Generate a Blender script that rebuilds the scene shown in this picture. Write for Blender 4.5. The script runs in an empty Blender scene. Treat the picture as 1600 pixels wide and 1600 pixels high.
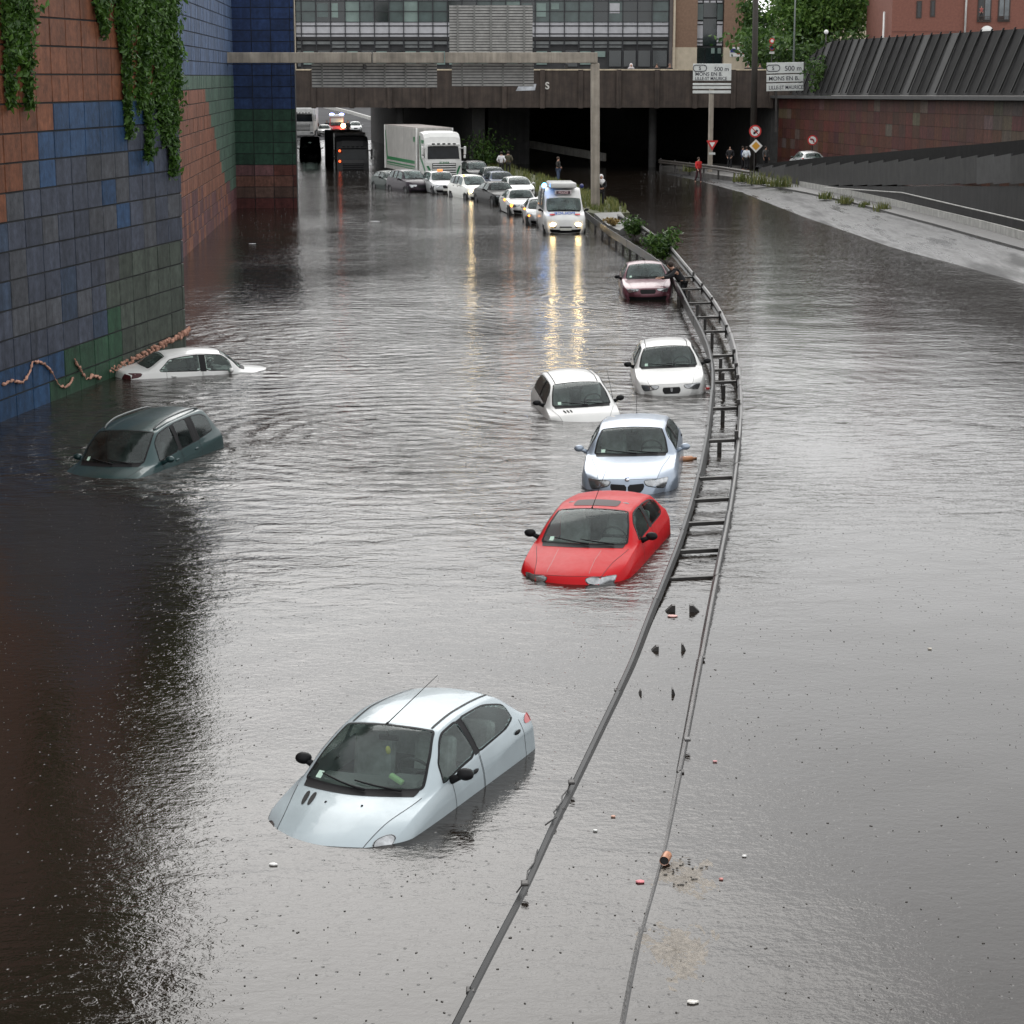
import bpy, bmesh, math, random
import numpy as np
from mathutils import Vector, Matrix, Euler
R = math.radians
random.seed(7)
rng = np.random.default_rng(5)
SC = bpy.context.scene
COL = SC.collection
# ------------------------------------------------------------------ camera (surveyed from the photo)
F = 3200.0; CAMH = 7.12; PITCH = math.atan(681/3200)
CP, SP = math.cos(PITCH), math.sin(PITCH)
def ray(px, py):
    a = (px-800)/F; b = (py-800)/F
    return Vector((a, CP - b*SP, -SP - b*CP))
def P(px, py, z=0.0):
    d = ray(px, py); t = (z-CAMH)/d.z
    return Vector((d.x*t, d.y*t, z))
def at(px, py, Y):
    d = ray(px, py); t = Y/d.y
    return Vector((d.x*t, Y, CAMH + d.z*t))
def proj(p):
    x, y, z = p[0], p[1], p[2]-CAMH
    dep = y*CP - z*SP; up = y*SP + z*CP
    return (800 + F*x/dep, 800 - F*up/dep)
cam_d = bpy.data.cameras.new('camera'); cam = bpy.data.objects.new('camera', cam_d); COL.objects.link(cam)
cam.location = (0, 0, CAMH); cam.rotation_euler = (R(90)-PITCH, 0, 0)
cam_d.sensor_width = 36; cam_d.lens = 36*F/1600; cam_d.clip_start = .2; cam_d.clip_end = 3000
SC.camera = cam

# ------------------------------------------------------------------ materials
MATS = {}
def nodes(name):
    m = bpy.data.materials.new(name); m.use_nodes = True
    nt = m.node_tree; b = nt.nodes['Principled BSDF']
    return m, nt, b
def N(nt, t, **kw):
    n = nt.nodes.new(t)
    for k, v in kw.items():
        if k in n.inputs: n.inputs[k].default_value = v
        else: setattr(n, k, v)
    return n
def pm(name, col, rough=.6, metal=0.0, var=.2, scale=2.0, bump=0.0, bscale=30.0, coat=0.0, streak=0.0, spec=.5, coord='Object', emit=None, estr=0.0):
    """Procedural material: base colour broken up by noise, optional vertical weather streaks and bump."""
    if name in MATS: return MATS[name]
    m, nt, b = nodes(name); L = nt.links.new
    tc = N(nt, 'ShaderNodeTexCoord')
    n1 = N(nt, 'ShaderNodeTexNoise', Scale=scale, Detail=6.0, Roughness=.6); L(tc.outputs[coord], n1.inputs['Vector'])
    mr = N(nt, 'ShaderNodeMapRange'); mr.inputs['From Min'].default_value = .3; mr.inputs['From Max'].default_value = .7
    mr.inputs['To Min'].default_value = 1-var; mr.inputs['To Max'].default_value = 1+var
    L(n1.outputs['Fac'], mr.inputs['Value'])
    val = mr.outputs['Result']
    if streak:
        mp = N(nt, 'ShaderNodeMapping'); mp.inputs['Scale'].default_value = (2.2, 2.2, .12); L(tc.outputs[coord], mp.inputs['Vector'])
        n2 = N(nt, 'ShaderNodeTexNoise', Scale=1.6, Detail=5.0, Roughness=.65); L(mp.outputs[0], n2.inputs['Vector'])
        m2 = N(nt, 'ShaderNodeMapRange'); m2.inputs['From Min'].default_value = .35; m2.inputs['From Max'].default_value = .7
        m2.inputs['To Min'].default_value = 1+streak*.5; m2.inputs['To Max'].default_value = 1-streak
        L(n2.outputs['Fac'], m2.inputs['Value'])
        mu = N(nt, 'ShaderNodeMath', operation='MULTIPLY'); L(val, mu.inputs[0]); L(m2.outputs[0], mu.inputs[1]); val = mu.outputs[0]
    vm = N(nt, 'ShaderNodeVectorMath', operation='SCALE'); vm.inputs[0].default_value = col[:3]; L(val, vm.inputs['Scale'])
    L(vm.outputs[0], b.inputs['Base Color'])
    b.inputs['Roughness'].default_value = rough; b.inputs['Metallic'].default_value = metal
    b.inputs['Specular IOR Level'].default_value = spec
    if coat: b.inputs['Coat Weight'].default_value = coat; b.inputs['Coat Roughness'].default_value = .05
    if bump:
        n3 = N(nt, 'ShaderNodeTexNoise', Scale=bscale, Detail=4.0); L(tc.outputs[coord], n3.inputs['Vector'])
        bp = N(nt, 'ShaderNodeBump', Strength=bump, Distance=.02); L(n3.outputs['Fac'], bp.inputs['Height']); L(bp.outputs[0], b.inputs['Normal'])
    if emit: b.inputs['Emission Color'].default_value = (*emit, 1); b.inputs['Emission Strength'].default_value = estr
    MATS[name] = m
    return m
def paint(name, col, metal=.0, rough=.38, coat=.45, spec=.3):
    """Wet car paint: clear coat, beaded with rain."""
    if name in MATS: return MATS[name]
    m, nt, b = nodes(name); L = nt.links.new
    tc = N(nt, 'ShaderNodeTexCoord')
    n1 = N(nt, 'ShaderNodeTexNoise', Scale=3.0, Detail=5.0); L(tc.outputs['Object'], n1.inputs['Vector'])
    mr = N(nt, 'ShaderNodeMapRange'); mr.inputs['To Min'].default_value = .86; mr.inputs['To Max'].default_value = 1.12; L(n1.outputs['Fac'], mr.inputs['Value'])
    vm = N(nt, 'ShaderNodeVectorMath', operation='SCALE'); vm.inputs[0].default_value = col[:3]; L(mr.outputs[0], vm.inputs['Scale'])
    L(vm.outputs[0], b.inputs['Base Color'])
    b.inputs['Metallic'].default_value = metal; b.inputs['Roughness'].default_value = rough
    b.inputs['Coat Weight'].default_value = coat; b.inputs['Coat Roughness'].default_value = .04; b.inputs['Specular IOR Level'].default_value = spec
    vo = N(nt, 'ShaderNodeTexVoronoi', Scale=75.0); L(tc.outputs['Object'], vo.inputs['Vector'])
    m3 = N(nt, 'ShaderNodeMapRange'); m3.inputs['From Min'].default_value = .0; m3.inputs['From Max'].default_value = .35
    m3.inputs['To Min'].default_value = 1; m3.inputs['To Max'].default_value = 0; L(vo.outputs['Distance'], m3.inputs['Value'])
    bp = N(nt, 'ShaderNodeBump', Strength=.12, Distance=.004); L(m3.outputs[0], bp.inputs['Height'])
    L(bp.outputs[0], b.inputs['Coat Normal'])
    rr = N(nt, 'ShaderNodeMapRange'); rr.inputs['To Min'].default_value = rough-.08; rr.inputs['To Max'].default_value = rough+.14
    n4 = N(nt, 'ShaderNodeTexNoise', Scale=14.0, Detail=4.0); L(tc.outputs['Object'], n4.inputs['Vector']); L(n4.outputs['Fac'], rr.inputs['Value']); L(rr.outputs[0], b.inputs['Roughness'])
    MATS[name] = m
    return m
def glass(name, tint=(.70, .80, .76), gl=.48, dirt=.10):
    """Tinted wet car glass: a sheet that reflects the sky and lets the dim cabin show."""
    if name in MATS: return MATS[name]
    m, nt, b = nodes(name); L = nt.links.new
    nt.nodes.remove(b); out = nt.nodes['Material Output']
    tc = N(nt, 'ShaderNodeTexCoord')
    tr = N(nt, 'ShaderNodeBsdfTransparent'); tr.inputs['Color'].default_value = (*tint, 1)
    gs = N(nt, 'ShaderNodeBsdfGlossy'); gs.inputs['Roughness'].default_value = .06; gs.inputs['Color'].default_value = (.92, .97, .97, 1)
    n1 = N(nt, 'ShaderNodeTexNoise', Scale=60.0, Detail=2.0); L(tc.outputs['Object'], n1.inputs['Vector'])
    bp = N(nt, 'ShaderNodeBump', Strength=.08, Distance=.004); L(n1.outputs['Fac'], bp.inputs['Height']); L(bp.outputs[0], gs.inputs['Normal'])
    fr = N(nt, 'ShaderNodeFresnel'); fr.inputs['IOR'].default_value = 1.5
    mu = N(nt, 'ShaderNodeMath', operation='MULTIPLY'); mu.inputs[1].default_value = gl*1.7; mu.use_clamp = True; L(fr.outputs[0], mu.inputs[0])
    mx = N(nt, 'ShaderNodeMixShader'); L(mu.outputs[0], mx.inputs[0]); L(tr.outputs[0], mx.inputs[1]); L(gs.outputs[0], mx.inputs[2])
    # condensation / water film on the pane
    df = N(nt, 'ShaderNodeBsdfDiffuse'); df.inputs['Color'].default_value = (.22, .28, .27, 1)
    n2 = N(nt, 'ShaderNodeTexNoise', Scale=2.3, Detail=5.0); L(tc.outputs['Object'], n2.inputs['Vector'])
    m2 = N(nt, 'ShaderNodeMapRange'); m2.inputs['From Min'].default_value = .35; m2.inputs['From Max'].default_value = .75
    m2.inputs['To Min'].default_value = dirt*.25; m2.inputs['To Max'].default_value = dirt*2.2; L(n2.outputs['Fac'], m2.inputs['Value'])
    mx2 = N(nt, 'ShaderNodeMixShader'); L(m2.outputs[0], mx2.inputs[0]); L(mx.outputs[0], mx2.inputs[1]); L(df.outputs[0], mx2.inputs[2])
    L(mx2.outputs[0], out.inputs['Surface'])
    MATS[name] = m
    return m
def lamp_mat(name, col, s):
    if name in MATS: return MATS[name]
    m, nt, b = nodes(name)
    b.inputs['Base Color'].default_value = (*col, 1); b.inputs['Emission Color'].default_value = (*col, 1); b.inputs['Emission Strength'].default_value = s
    MATS[name] = m; return m

# ------------------------------------------------------------------ mesh builder
class MB:
    def __init__(s): s.v = []; s.f = []; s.mi = []; s.fc = []
    def add(s, vs, fs, col=None, mi=0):
        b = len(s.v); s.v += [tuple(v) for v in vs]
        for f in fs: s.f.append(tuple(b+i for i in f)); s.fc.append(col); s.mi.append(mi)
        return s
    def box(s, c, size, M=None, col=None, taper=1.0, mi=0):
        hx, hy, hz = size[0]/2, size[1]/2, size[2]/2
        vs = []
        for dz, t in ((-hz, 1), (hz, taper)):
            for dx, dy in ((-hx, -hy), (hx, -hy), (hx, hy), (-hx, hy)): vs.append(Vector((dx*t, dy*t, dz)))
        if M is not None: vs = [M @ v for v in vs]
        vs = [v + Vector(c) for v in vs]
        return s.add(vs, [(3, 2, 1, 0), (4, 5, 6, 7), (0, 1, 5, 4), (1, 2, 6, 5), (2, 3, 7, 6), (3, 0, 4, 7)], col, mi)
    def rbox(s, c, size, r=.05, M=None, col=None, seg=2):
        """box with bevelled edges"""
        bm = bmesh.new(); bmesh.ops.create_cube(bm, size=1)
        bmesh.ops.scale(bm, vec=size, verts=bm.verts)
        bmesh.ops.bevel(bm, geom=list(bm.edges), offset=r, segments=seg, affect='EDGES', profile=.5)
        vs = [v.co.copy() for v in bm.verts]
        if M is not None: vs = [M @ v for v in vs]
        bm.verts.index_update()
        fs = [[v.index for v in f.verts] for f in bm.faces]; bm.free()
        return s.add([v + Vector(c) for v in vs], fs, col)
    def tube(s, pts, r, n=8, col=None, cap=True):
        pts = [Vector(p) for p in pts]; rs = r if isinstance(r, (list, tuple)) else [r]*len(pts)
        vs = []; up0 = Vector((0, 0, 1))
        for i, p in enumerate(pts):
            d = (pts[min(i+1, len(pts)-1)] - pts[max(i-1, 0)]).normalized()
            u = up0 if abs(d.z) < .95 else Vector((1, 0, 0))
            a = d.cross(u).normalized(); b = a.cross(d).normalized()
            for k in range(n):
                t = 2*math.pi*k/n; vs.append(p + (a*math.cos(t) + b*math.sin(t))*rs[i])
        fs = [(i*n+k, i*n+(k+1) % n, (i+1)*n+(k+1) % n, (i+1)*n+k) for i in range(len(pts)-1) for k in range(n)]
        if cap: fs += [tuple(range(n-1, -1, -1)), tuple((len(pts)-1)*n+k for k in range(n))]
        return s.add(vs, fs, col)
    def ball(s, c, rad, nu=12, nv=8, M=None, col=None):
        rx, ry, rz = rad if isinstance(rad, (tuple, list)) else (rad,)*3
        vs = [Vector((0, 0, -rz))]
        for j in range(1, nv):
            t = -math.pi/2 + math.pi*j/nv
            for i in range(nu):
                a = 2*math.pi*i/nu; vs.append(Vector((rx*math.cos(t)*math.cos(a), ry*math.cos(t)*math.sin(a), rz*math.sin(t))))
        vs.append(Vector((0, 0, rz)))
        fs = [(0, 1+(i+1) % nu, 1+i) for i in range(nu)]
        for j in range(nv-2):
            for i in range(nu):
                a = 1+j*nu; fs.append((a+i, a+(i+1) % nu, a+nu+(i+1) % nu, a+nu+i))
        t = len(vs)-1; a = 1+(nv-2)*nu
        fs += [(a+i, a+(i+1) % nu, t) for i in range(nu)]
        if M is not None: vs = [M @ v for v in vs]
        return s.add([v+Vector(c) for v in vs], fs, col)
    def prism(s, poly, ext, col=None):
        """poly: list of 3D points (planar), ext: extrusion vector"""
        n = len(poly); e = Vector(ext); a = [Vector(p) for p in poly]
        return s.add(a + [p+e for p in a], [tuple(range(n-1, -1, -1)), tuple(range(n, 2*n))] + [(i, (i+1) % n, n+(i+1) % n, n+i) for i in range(n)], col)
    def sweep(s, path, profile, closed=True, col=None):
        """profile: (offset to the left of travel, z) pairs swept along path; path z is the datum"""
        path = [Vector(p) for p in path]; n = len(profile); vs = []
        for i, p in enumerate(path):
            d = path[min(i+1, len(path)-1)] - path[max(i-1, 0)]; d.z = 0; d.normalize()
            nrm = Vector((-d.y, d.x, 0))
            for o, z in profile: vs.append(p + nrm*o + Vector((0, 0, z)))
        m = n if closed else n-1
        fs = [(i*n+k, i*n+(k+1) % n, (i+1)*n+(k+1) % n, (i+1)*n+k) for i in range(len(path)-1) for k in range(m)]
        if closed: fs += [tuple(range(n-1, -1, -1)), tuple((len(path)-1)*n+k for k in range(n))]
        return s.add(vs, fs, col)
    def build(s, name, m, parent=None, smooth=False, rel=None, recalc=True, bevel=0.0):
        me = bpy.data.meshes.new(name)
        v = s.v
        if rel is not None: v = [(a[0]-rel[0], a[1]-rel[1], a[2]-rel[2]) for a in v]
        me.from_pydata(v, [], s.f)
        for mm in (m if isinstance(m, (list, tuple)) else [m]): me.materials.append(mm)
        if isinstance(m, (list, tuple)): me.polygons.foreach_set('material_index', s.mi)
        if any(c is not None for c in s.fc):
            at_ = me.color_attributes.new('tint', 'FLOAT_COLOR', 'CORNER')
            arr = []
            for p, c in zip(me.polygons, s.fc): arr += list((*(c or (1, 1, 1)), 1))*p.loop_total
            at_.data.foreach_set('color', arr)
        if recalc:
            bm = bmesh.new(); bm.from_mesh(me); bmesh.ops.recalc_face_normals(bm, faces=bm.faces)
            if bevel: bmesh.ops.bevel(bm, geom=list(bm.edges), offset=bevel, segments=1, affect='EDGES')
            bm.to_mesh(me); bm.free()
        if smooth: me.polygons.foreach_set('use_smooth', [True]*len(me.polygons))
        o = bpy.data.objects.new(name, me); COL.objects.link(o)
        if parent is not None: o.parent = parent
        return o
def thing(name, label, cat, loc=(0, 0, 0), rot=(0, 0, 0), group=None):
    o = bpy.data.objects.new(name, None); COL.objects.link(o); o.empty_display_size = .3
    o.location = loc; o.rotation_euler = rot
    return tag(o, label, cat, group)
def tag(o, label=None, cat=None, group=None, kind=None):
    if label: o['label'] = label; o['kind'] = 'thing'
    if cat: o['category'] = cat
    if group: o['group'] = group
    if kind: o['kind'] = kind
    return o
def text_mesh(name, body, size, m, parent, loc, rot=(R(90), 0, 0), mirror=False, align='CENTER', ext=.004, sx=1.0, bold=0.0):
    c = bpy.data.curves.new(name, 'FONT'); c.body = body; c.size = size; c.extrude = ext; c.align_x = align; c.offset = bold
    t = bpy.data.objects.new(name, c); COL.objects.link(t); bpy.context.view_layer.update()
    me = bpy.data.meshes.new_from_object(t.evaluated_get(bpy.context.evaluated_depsgraph_get()))
    bpy.data.objects.remove(t); bpy.data.curves.remove(c)
    if mirror or sx != 1.0:
        for v in me.vertices: v.co.x *= (-sx if mirror else sx)
    if mirror: me.flip_normals()
    me.materials.clear(); me.materials.append(m)
    o = bpy.data.objects.new(name, me); COL.objects.link(o); o.location = loc; o.rotation_euler = rot; o.parent = parent
    return o
# ------------------------------------------------------------------ cars: lofted bodies
def pslopes(x, Y):
    """monotone cubic slopes along axis 0 of Y"""
    x = np.asarray(x, float); h = np.diff(x).reshape((-1,)+(1,)*(Y.ndim-1)); d = np.diff(Y, axis=0)/h
    m = np.zeros_like(Y); w1 = 2*h[1:]+h[:-1]; w2 = h[1:]+2*h[:-1]
    ok = d[:-1]*d[1:] > 0; da = np.where(ok, d[:-1], 1); db = np.where(ok, d[1:], 1)
    m[1:-1] = np.where(ok, (w1+w2)/(w1/da+w2/db), 0); m[0] = d[0]; m[-1] = d[-1]
    return m
def peval(x, Y, m, q, lin=0.0):
    """evaluate along axis 0 at q (1-D) -> (len(q), ...)"""
    x = np.asarray(x, float); q = np.asarray(q, float); k = np.clip(np.searchsorted(x, q, side='right')-1, 0, len(x)-2)
    sh = (-1,)+(1,)*(Y.ndim-1); h = np.diff(x)[k].reshape(sh); t = ((q-x[k])/np.diff(x)[k]).reshape(sh); t2 = t*t; t3 = t2*t
    p = (2*t3-3*t2+1)*Y[k]+(t3-2*t2+t)*h*m[k]+(-2*t3+3*t2)*Y[k+1]+(t3-t2)*h*m[k+1]
    return p if not lin else p*(1-lin)+lin*(Y[k]*(1-t)+Y[k+1]*t)
class Body:
    """Half lattice of 13 stations (nose..tail) x 7 lines (sill..centre); local -y is the front, x lateral, z up from the road."""
    def __init__(s, c):
        s.c = c; w = c['W']/2; Lh = c['L']; rw = c['rw']; bw = c.get('bw', .93)
        nz, nl = c['nose']; cl, cz = c['cowl']; wl, wz = c['wtop']; rl, rz = c['roof']; tl, tz = c['rtop']; bl, bz = c['rbot']; el, ez = c['tail']
        bf, br = c['belt']; ap = c.get('apil', .25)
        mid = lambda a, b, t=.5: a+(b-a)*t
        hz = mid(nz, cz, .56)+c.get('hbulge', .03)
        cen = [(.07, .22), (0, .44), (nl, nz), (mid(nl, cl, .5), hz), (cl, cz), (mid(cl, wl), mid(cz, wz)+.035), (wl, wz), (rl, rz), (tl, tz), (bl, bz), (el, ez), (Lh-.01, mid(.45, ez, .4)), (Lh-.05, .26)]
        rd = c.get('round', 1.0)
        blt_l = [.32*rd, .30*rd, .40*rd, mid(nl, cl, .5)+.12, cl+ap, mid(cl+ap, wl+.1), wl+.1, rl, tl-.02, bl-.08, el-.16*rd, Lh-.2*rd, Lh-.22*rd]
        rail_l = [.15*rd, .09*rd, nl+.10*rd, mid(nl, cl, .5)+.04, cl+ap*.62, mid(cl+ap*.62, wl+.07), wl+.07, rl, tl-.02, bl-.05, el-.05, Lh-.06, Lh-.09]
        low_l = [.36*rd, .34*rd, .42*rd]+blt_l[3:]
        yb = [.64, .72, .80, .91, bw, bw+.005, bw+.005, bw+.005, bw-.01, bw-.05, bw-.08, bw-.10, bw-.18]
        yr = [.44, .50, .58, .67, .74, mid(.78, rw), rw+.01, rw+.02, rw-.01, mid(rw, bw, .62), bw-.24, bw-.3, bw-.36]
        yr[4] = c.get('cowlw', .76); yr[5] = mid(yr[4], rw+.01)+.02
        y2 = [.70, .79, .87, .97, .985, .985, .985, .985, .98, .965, .92, .88, .80]
        y1 = [.72, .81, .88, .985, 1, 1, 1, 1, 1, .985, .94, .91, .82]
        y0 = [.62, .70, .78, .91, .93, .93, .93, .93, .93, .92, .86, .82, .76]
        zb = [.25, .45, nz-.04, hz-.055, max(bf, cz-.06), mid(bf, br, .25), mid(bf, br, .4), mid(bf, br, .6), mid(bf, br, .85), br, ez-.06, mid(.45, ez, .36), .34]
        if 'tz9' in c: zb[9] = c['tz9']
        zr = [.235, .445, nz-.015, hz-.04, max(cz-.03, bf+.01), mid(cz, wz, .5)-.01, wz-.05, rz-.065, tz-.055, bz-.03, ez-.02, mid(.45, ez, .4), .29]
        z2 = [.23, .42, nz-.16, mid(nz, bf, .6)-.15, bf-.15, bf-.15, bf-.14, bf-.14, br-.15, br-.16, ez-.2, .56, .36]
        z1 = [.20, .34, .44, .48, .5, .5, .5, .5, .5, .5, .5, .44, .32]
        z0 = [.17, .2, .2, .2, .2, .2, .2, .2, .2, .22, .25, .28, .26]
        A = np.zeros((13, 7, 3))
        for i in range(13):
            c5 = .012 if i in (2, 3, 4, 7) else .008
            rows = [(low_l[i], y0[i]*w, z0[i]), (low_l[i], y1[i]*w, z1[i]), (mid(low_l[i], blt_l[i]), y2[i]*w, z2[i]), (blt_l[i], yb[i]*w, zb[i]), (rail_l[i], yr[i]*w, zr[i]),
                    (mid(cen[i][0], rail_l[i], .30), yr[i]*w*.52, mid(cen[i][1], zr[i], .22)), (cen[i][0], 0, cen[i][1])]
            for j, (l, y, z) in enumerate(rows): A[i, j] = (y, l-Lh/2, z)
        full = np.zeros((13, 13, 3)); full[:, :7] = A; full[:, :7, 0] *= -1; full[:, 7:] = A[:, 5::-1]
        s.A = full     # v 0..6 is the car's right side (x<0), 6 centre, 6..12 its left side
        d = [0]
        for i in range(12): d.append(d[-1]+max(.06, math.hypot(cen[i+1][0]-cen[i][0], cen[i+1][1]-cen[i][1])))
        s.t = np.array(d)
        # section knots: blend of even spacing
        s.vk = np.arange(13.0)
        s.NR = 1200; uq = np.linspace(0, 12, s.NR+1)
        s.R = peval(s.t, s.A, pslopes(s.t, s.A), np.interp(uq, np.arange(13), s.t), c.get('sharpu', .30))
        s.M = np.swapaxes(pslopes(s.vk, np.swapaxes(s.R, 0, 1).copy()), 0, 1)
        s.lin = c.get('sharp', .5)
    def _row(s, k, v):
        j = np.clip(np.floor(v).astype(int), 0, 11); t = (v-j)[:, None]; t2 = t*t; t3 = t2*t
        a, b, ma, mb = s.R[k, j], s.R[k, j+1], s.M[k, j], s.M[k, j+1]
        p = (2*t3-3*t2+1)*a+(t3-2*t2+t)*ma+(-2*t3+3*t2)*b+(t3-t2)*mb
        e = s.lin*np.where((j == 5) | (j == 6), 0, 1)[:, None]
        return p*(1-e)+e*(a*(1-t)+b*t)
    def S(s, u, v):
        """evaluate at matched arrays u, v"""
        u = np.clip(np.atleast_1d(np.asarray(u, float)), 0, 12); v = np.clip(np.atleast_1d(np.asarray(v, float)), 0, 12)
        u, v = np.broadcast_arrays(u, v)
        x = u*s.NR/12; k = np.clip(np.floor(x).astype(int), 0, s.NR-1); w = (x-k)[:, None]
        return s._row(k, v)*(1-w)+s._row(k+1, v)*w
    def grid(s, U, V):
        uu, vv = np.meshgrid(U, V, indexing='ij')
        return s.S(uu.ravel(), vv.ravel()).reshape(len(U), len(V), 3)
    def SN(s, u, v, off):
        e = .02
        p = s.S(u, v); u = np.asarray(u, float); v = np.asarray(v, float)
        du = s.S(np.minimum(u+e, 12), v)-s.S(np.maximum(u-e, 0), v); dv = s.S(u, np.minimum(v+e, 12))-s.S(u, np.maximum(v-e, 0))
        n = np.cross(dv, du); n /= np.maximum(np.linalg.norm(n, axis=1, keepdims=True), 1e-9)
        # outward: away from the car's long axis
        ctr = p.copy(); ctr[:, 0] = 0; ctr[:, 1] *= .8; ctr[:, 2] = .55
        sg = np.sign(np.sum(n*(p-ctr), axis=1)); sg[sg == 0] = 1
        return p + n*sg[:, None]*off
def chaikin(poly, it=2, r=.25):
    for _ in range(it):
        q = []
        for i in range(len(poly)):
            a = np.array(poly[i]); b = np.array(poly[(i+1) % len(poly)])
            q += [a+(b-a)*r, a+(b-a)*(1-r)]
        poly = q
    return np.array(poly)
def densify(poly, n=8):
    out = []
    for i in range(len(poly)):
        a = np.array(poly[i], float); b = np.array(poly[(i+1) % len(poly)], float)
        k = max(1, int(np.abs(b-a).max()*n))
        for j in range(k): out.append(a+(b-a)*j/k)
    return np.array(out)
def inpoly(X, Y, poly):
    c = np.zeros(np.broadcast(X, Y).shape, bool)
    for i in range(len(poly)):
        x1, y1 = poly[i]; x2, y2 = poly[i-1]
        if y1 == y2: continue
        c ^= ((y1 > Y) != (y2 > Y)) & (X < (x2-x1)*(Y-y1)/(y2-y1)+x1)
    return c
def shrink(body, poly, d):
    """move a uv outline inwards by d metres"""
    e = .05; u, v = poly[:, 0], poly[:, 1]
    out = np.stack([np.linalg.norm(body.S(u+e, v)-body.S(u-e, v), axis=1)/(2*e), np.linalg.norm(body.S(u, v+e)-body.S(u, v-e), axis=1)/(2*e)], 1)
    sc = np.array(out); sc = np.maximum(sc, .02); ms = sc.mean(0)
    q = poly*ms; n = len(q); res = []
    area = 0.5*sum(q[i-1][0]*q[i][1]-q[i][0]*q[i-1][1] for i in range(n))
    sg = 1 if area > 0 else -1
    for i in range(n):
        t = q[(i+1) % n]-q[i-1]; t = t/max(np.linalg.norm(t), 1e-9)
        nin = np.array([-t[1], t[0]])*sg
        res.append((q[i]+nin*d)/ms)
    return np.array(res)
def patch(body, poly, off, ncol=8, nrow=12):
    """fill a uv outline with a sheet that follows the body, off metres proud"""
    u0, u1 = poly[:, 0].min(), poly[:, 0].max(); rows = []
    for k in range(nrow+1):
        u = u0+(u1-u0)*(.5-.5*math.cos(math.pi*k/nrow)); u = min(max(u, u0+1e-4), u1-1e-4); xs = []
        for i in range(len(poly)):
            a, b = poly[i-1], poly[i]
            if (a[0] > u) != (b[0] > u): xs.append(a[1]+(b[1]-a[1])*(u-a[0])/(b[0]-a[0]))
        if len(xs) < 2: continue
        rows.append((u, min(xs), max(xs)))
    us = np.repeat([r[0] for r in rows], ncol+1); vs = np.concatenate([np.linspace(r[1], r[2], ncol+1) for r in rows])
    p = body.SN(us, vs, off); n = ncol+1
    return p, [(i*n+j, i*n+j+1, (i+1)*n+j+1, (i+1)*n+j) for i in range(len(rows)-1) for j in range(ncol)]
def ring(body, a, b, off):
    p = np.concatenate([body.SN(a[:, 0], a[:, 1], off*.4), body.SN(b[:, 0], b[:, 1], off)]); n = len(a)
    return p, [(i, (i+1) % n, n+(i+1) % n, n+i) for i in range(n)]
def ribbon(body, uv, width, off):
    """thin strip along a uv polyline"""
    uv = np.array(uv, float); q = []
    for i in range(len(uv)-1):
        k = max(2, int(np.abs(uv[i+1]-uv[i]).max()*6)); q += [uv[i]+(uv[i+1]-uv[i])*j/k for j in range(k)]
    q.append(uv[-1]); q = np.array(q)
    c = body.SN(q[:, 0], q[:, 1], off); base = body.S(q[:, 0], q[:, 1]); nrm = c-base; nrm /= np.linalg.norm(nrm, axis=1, keepdims=True)
    t = np.gradient(c, axis=0); sd = np.cross(t, nrm); sd /= np.maximum(np.linalg.norm(sd, axis=1, keepdims=True), 1e-9)
    vs = np.concatenate([c-sd*width/2, c+sd*width/2]); n = len(q)
    return vs, [(i, i+1, n+i+1, n+i) for i in range(n-1)]
mir = lambda poly: [(u, 12-v) for u, v in poly]

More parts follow.
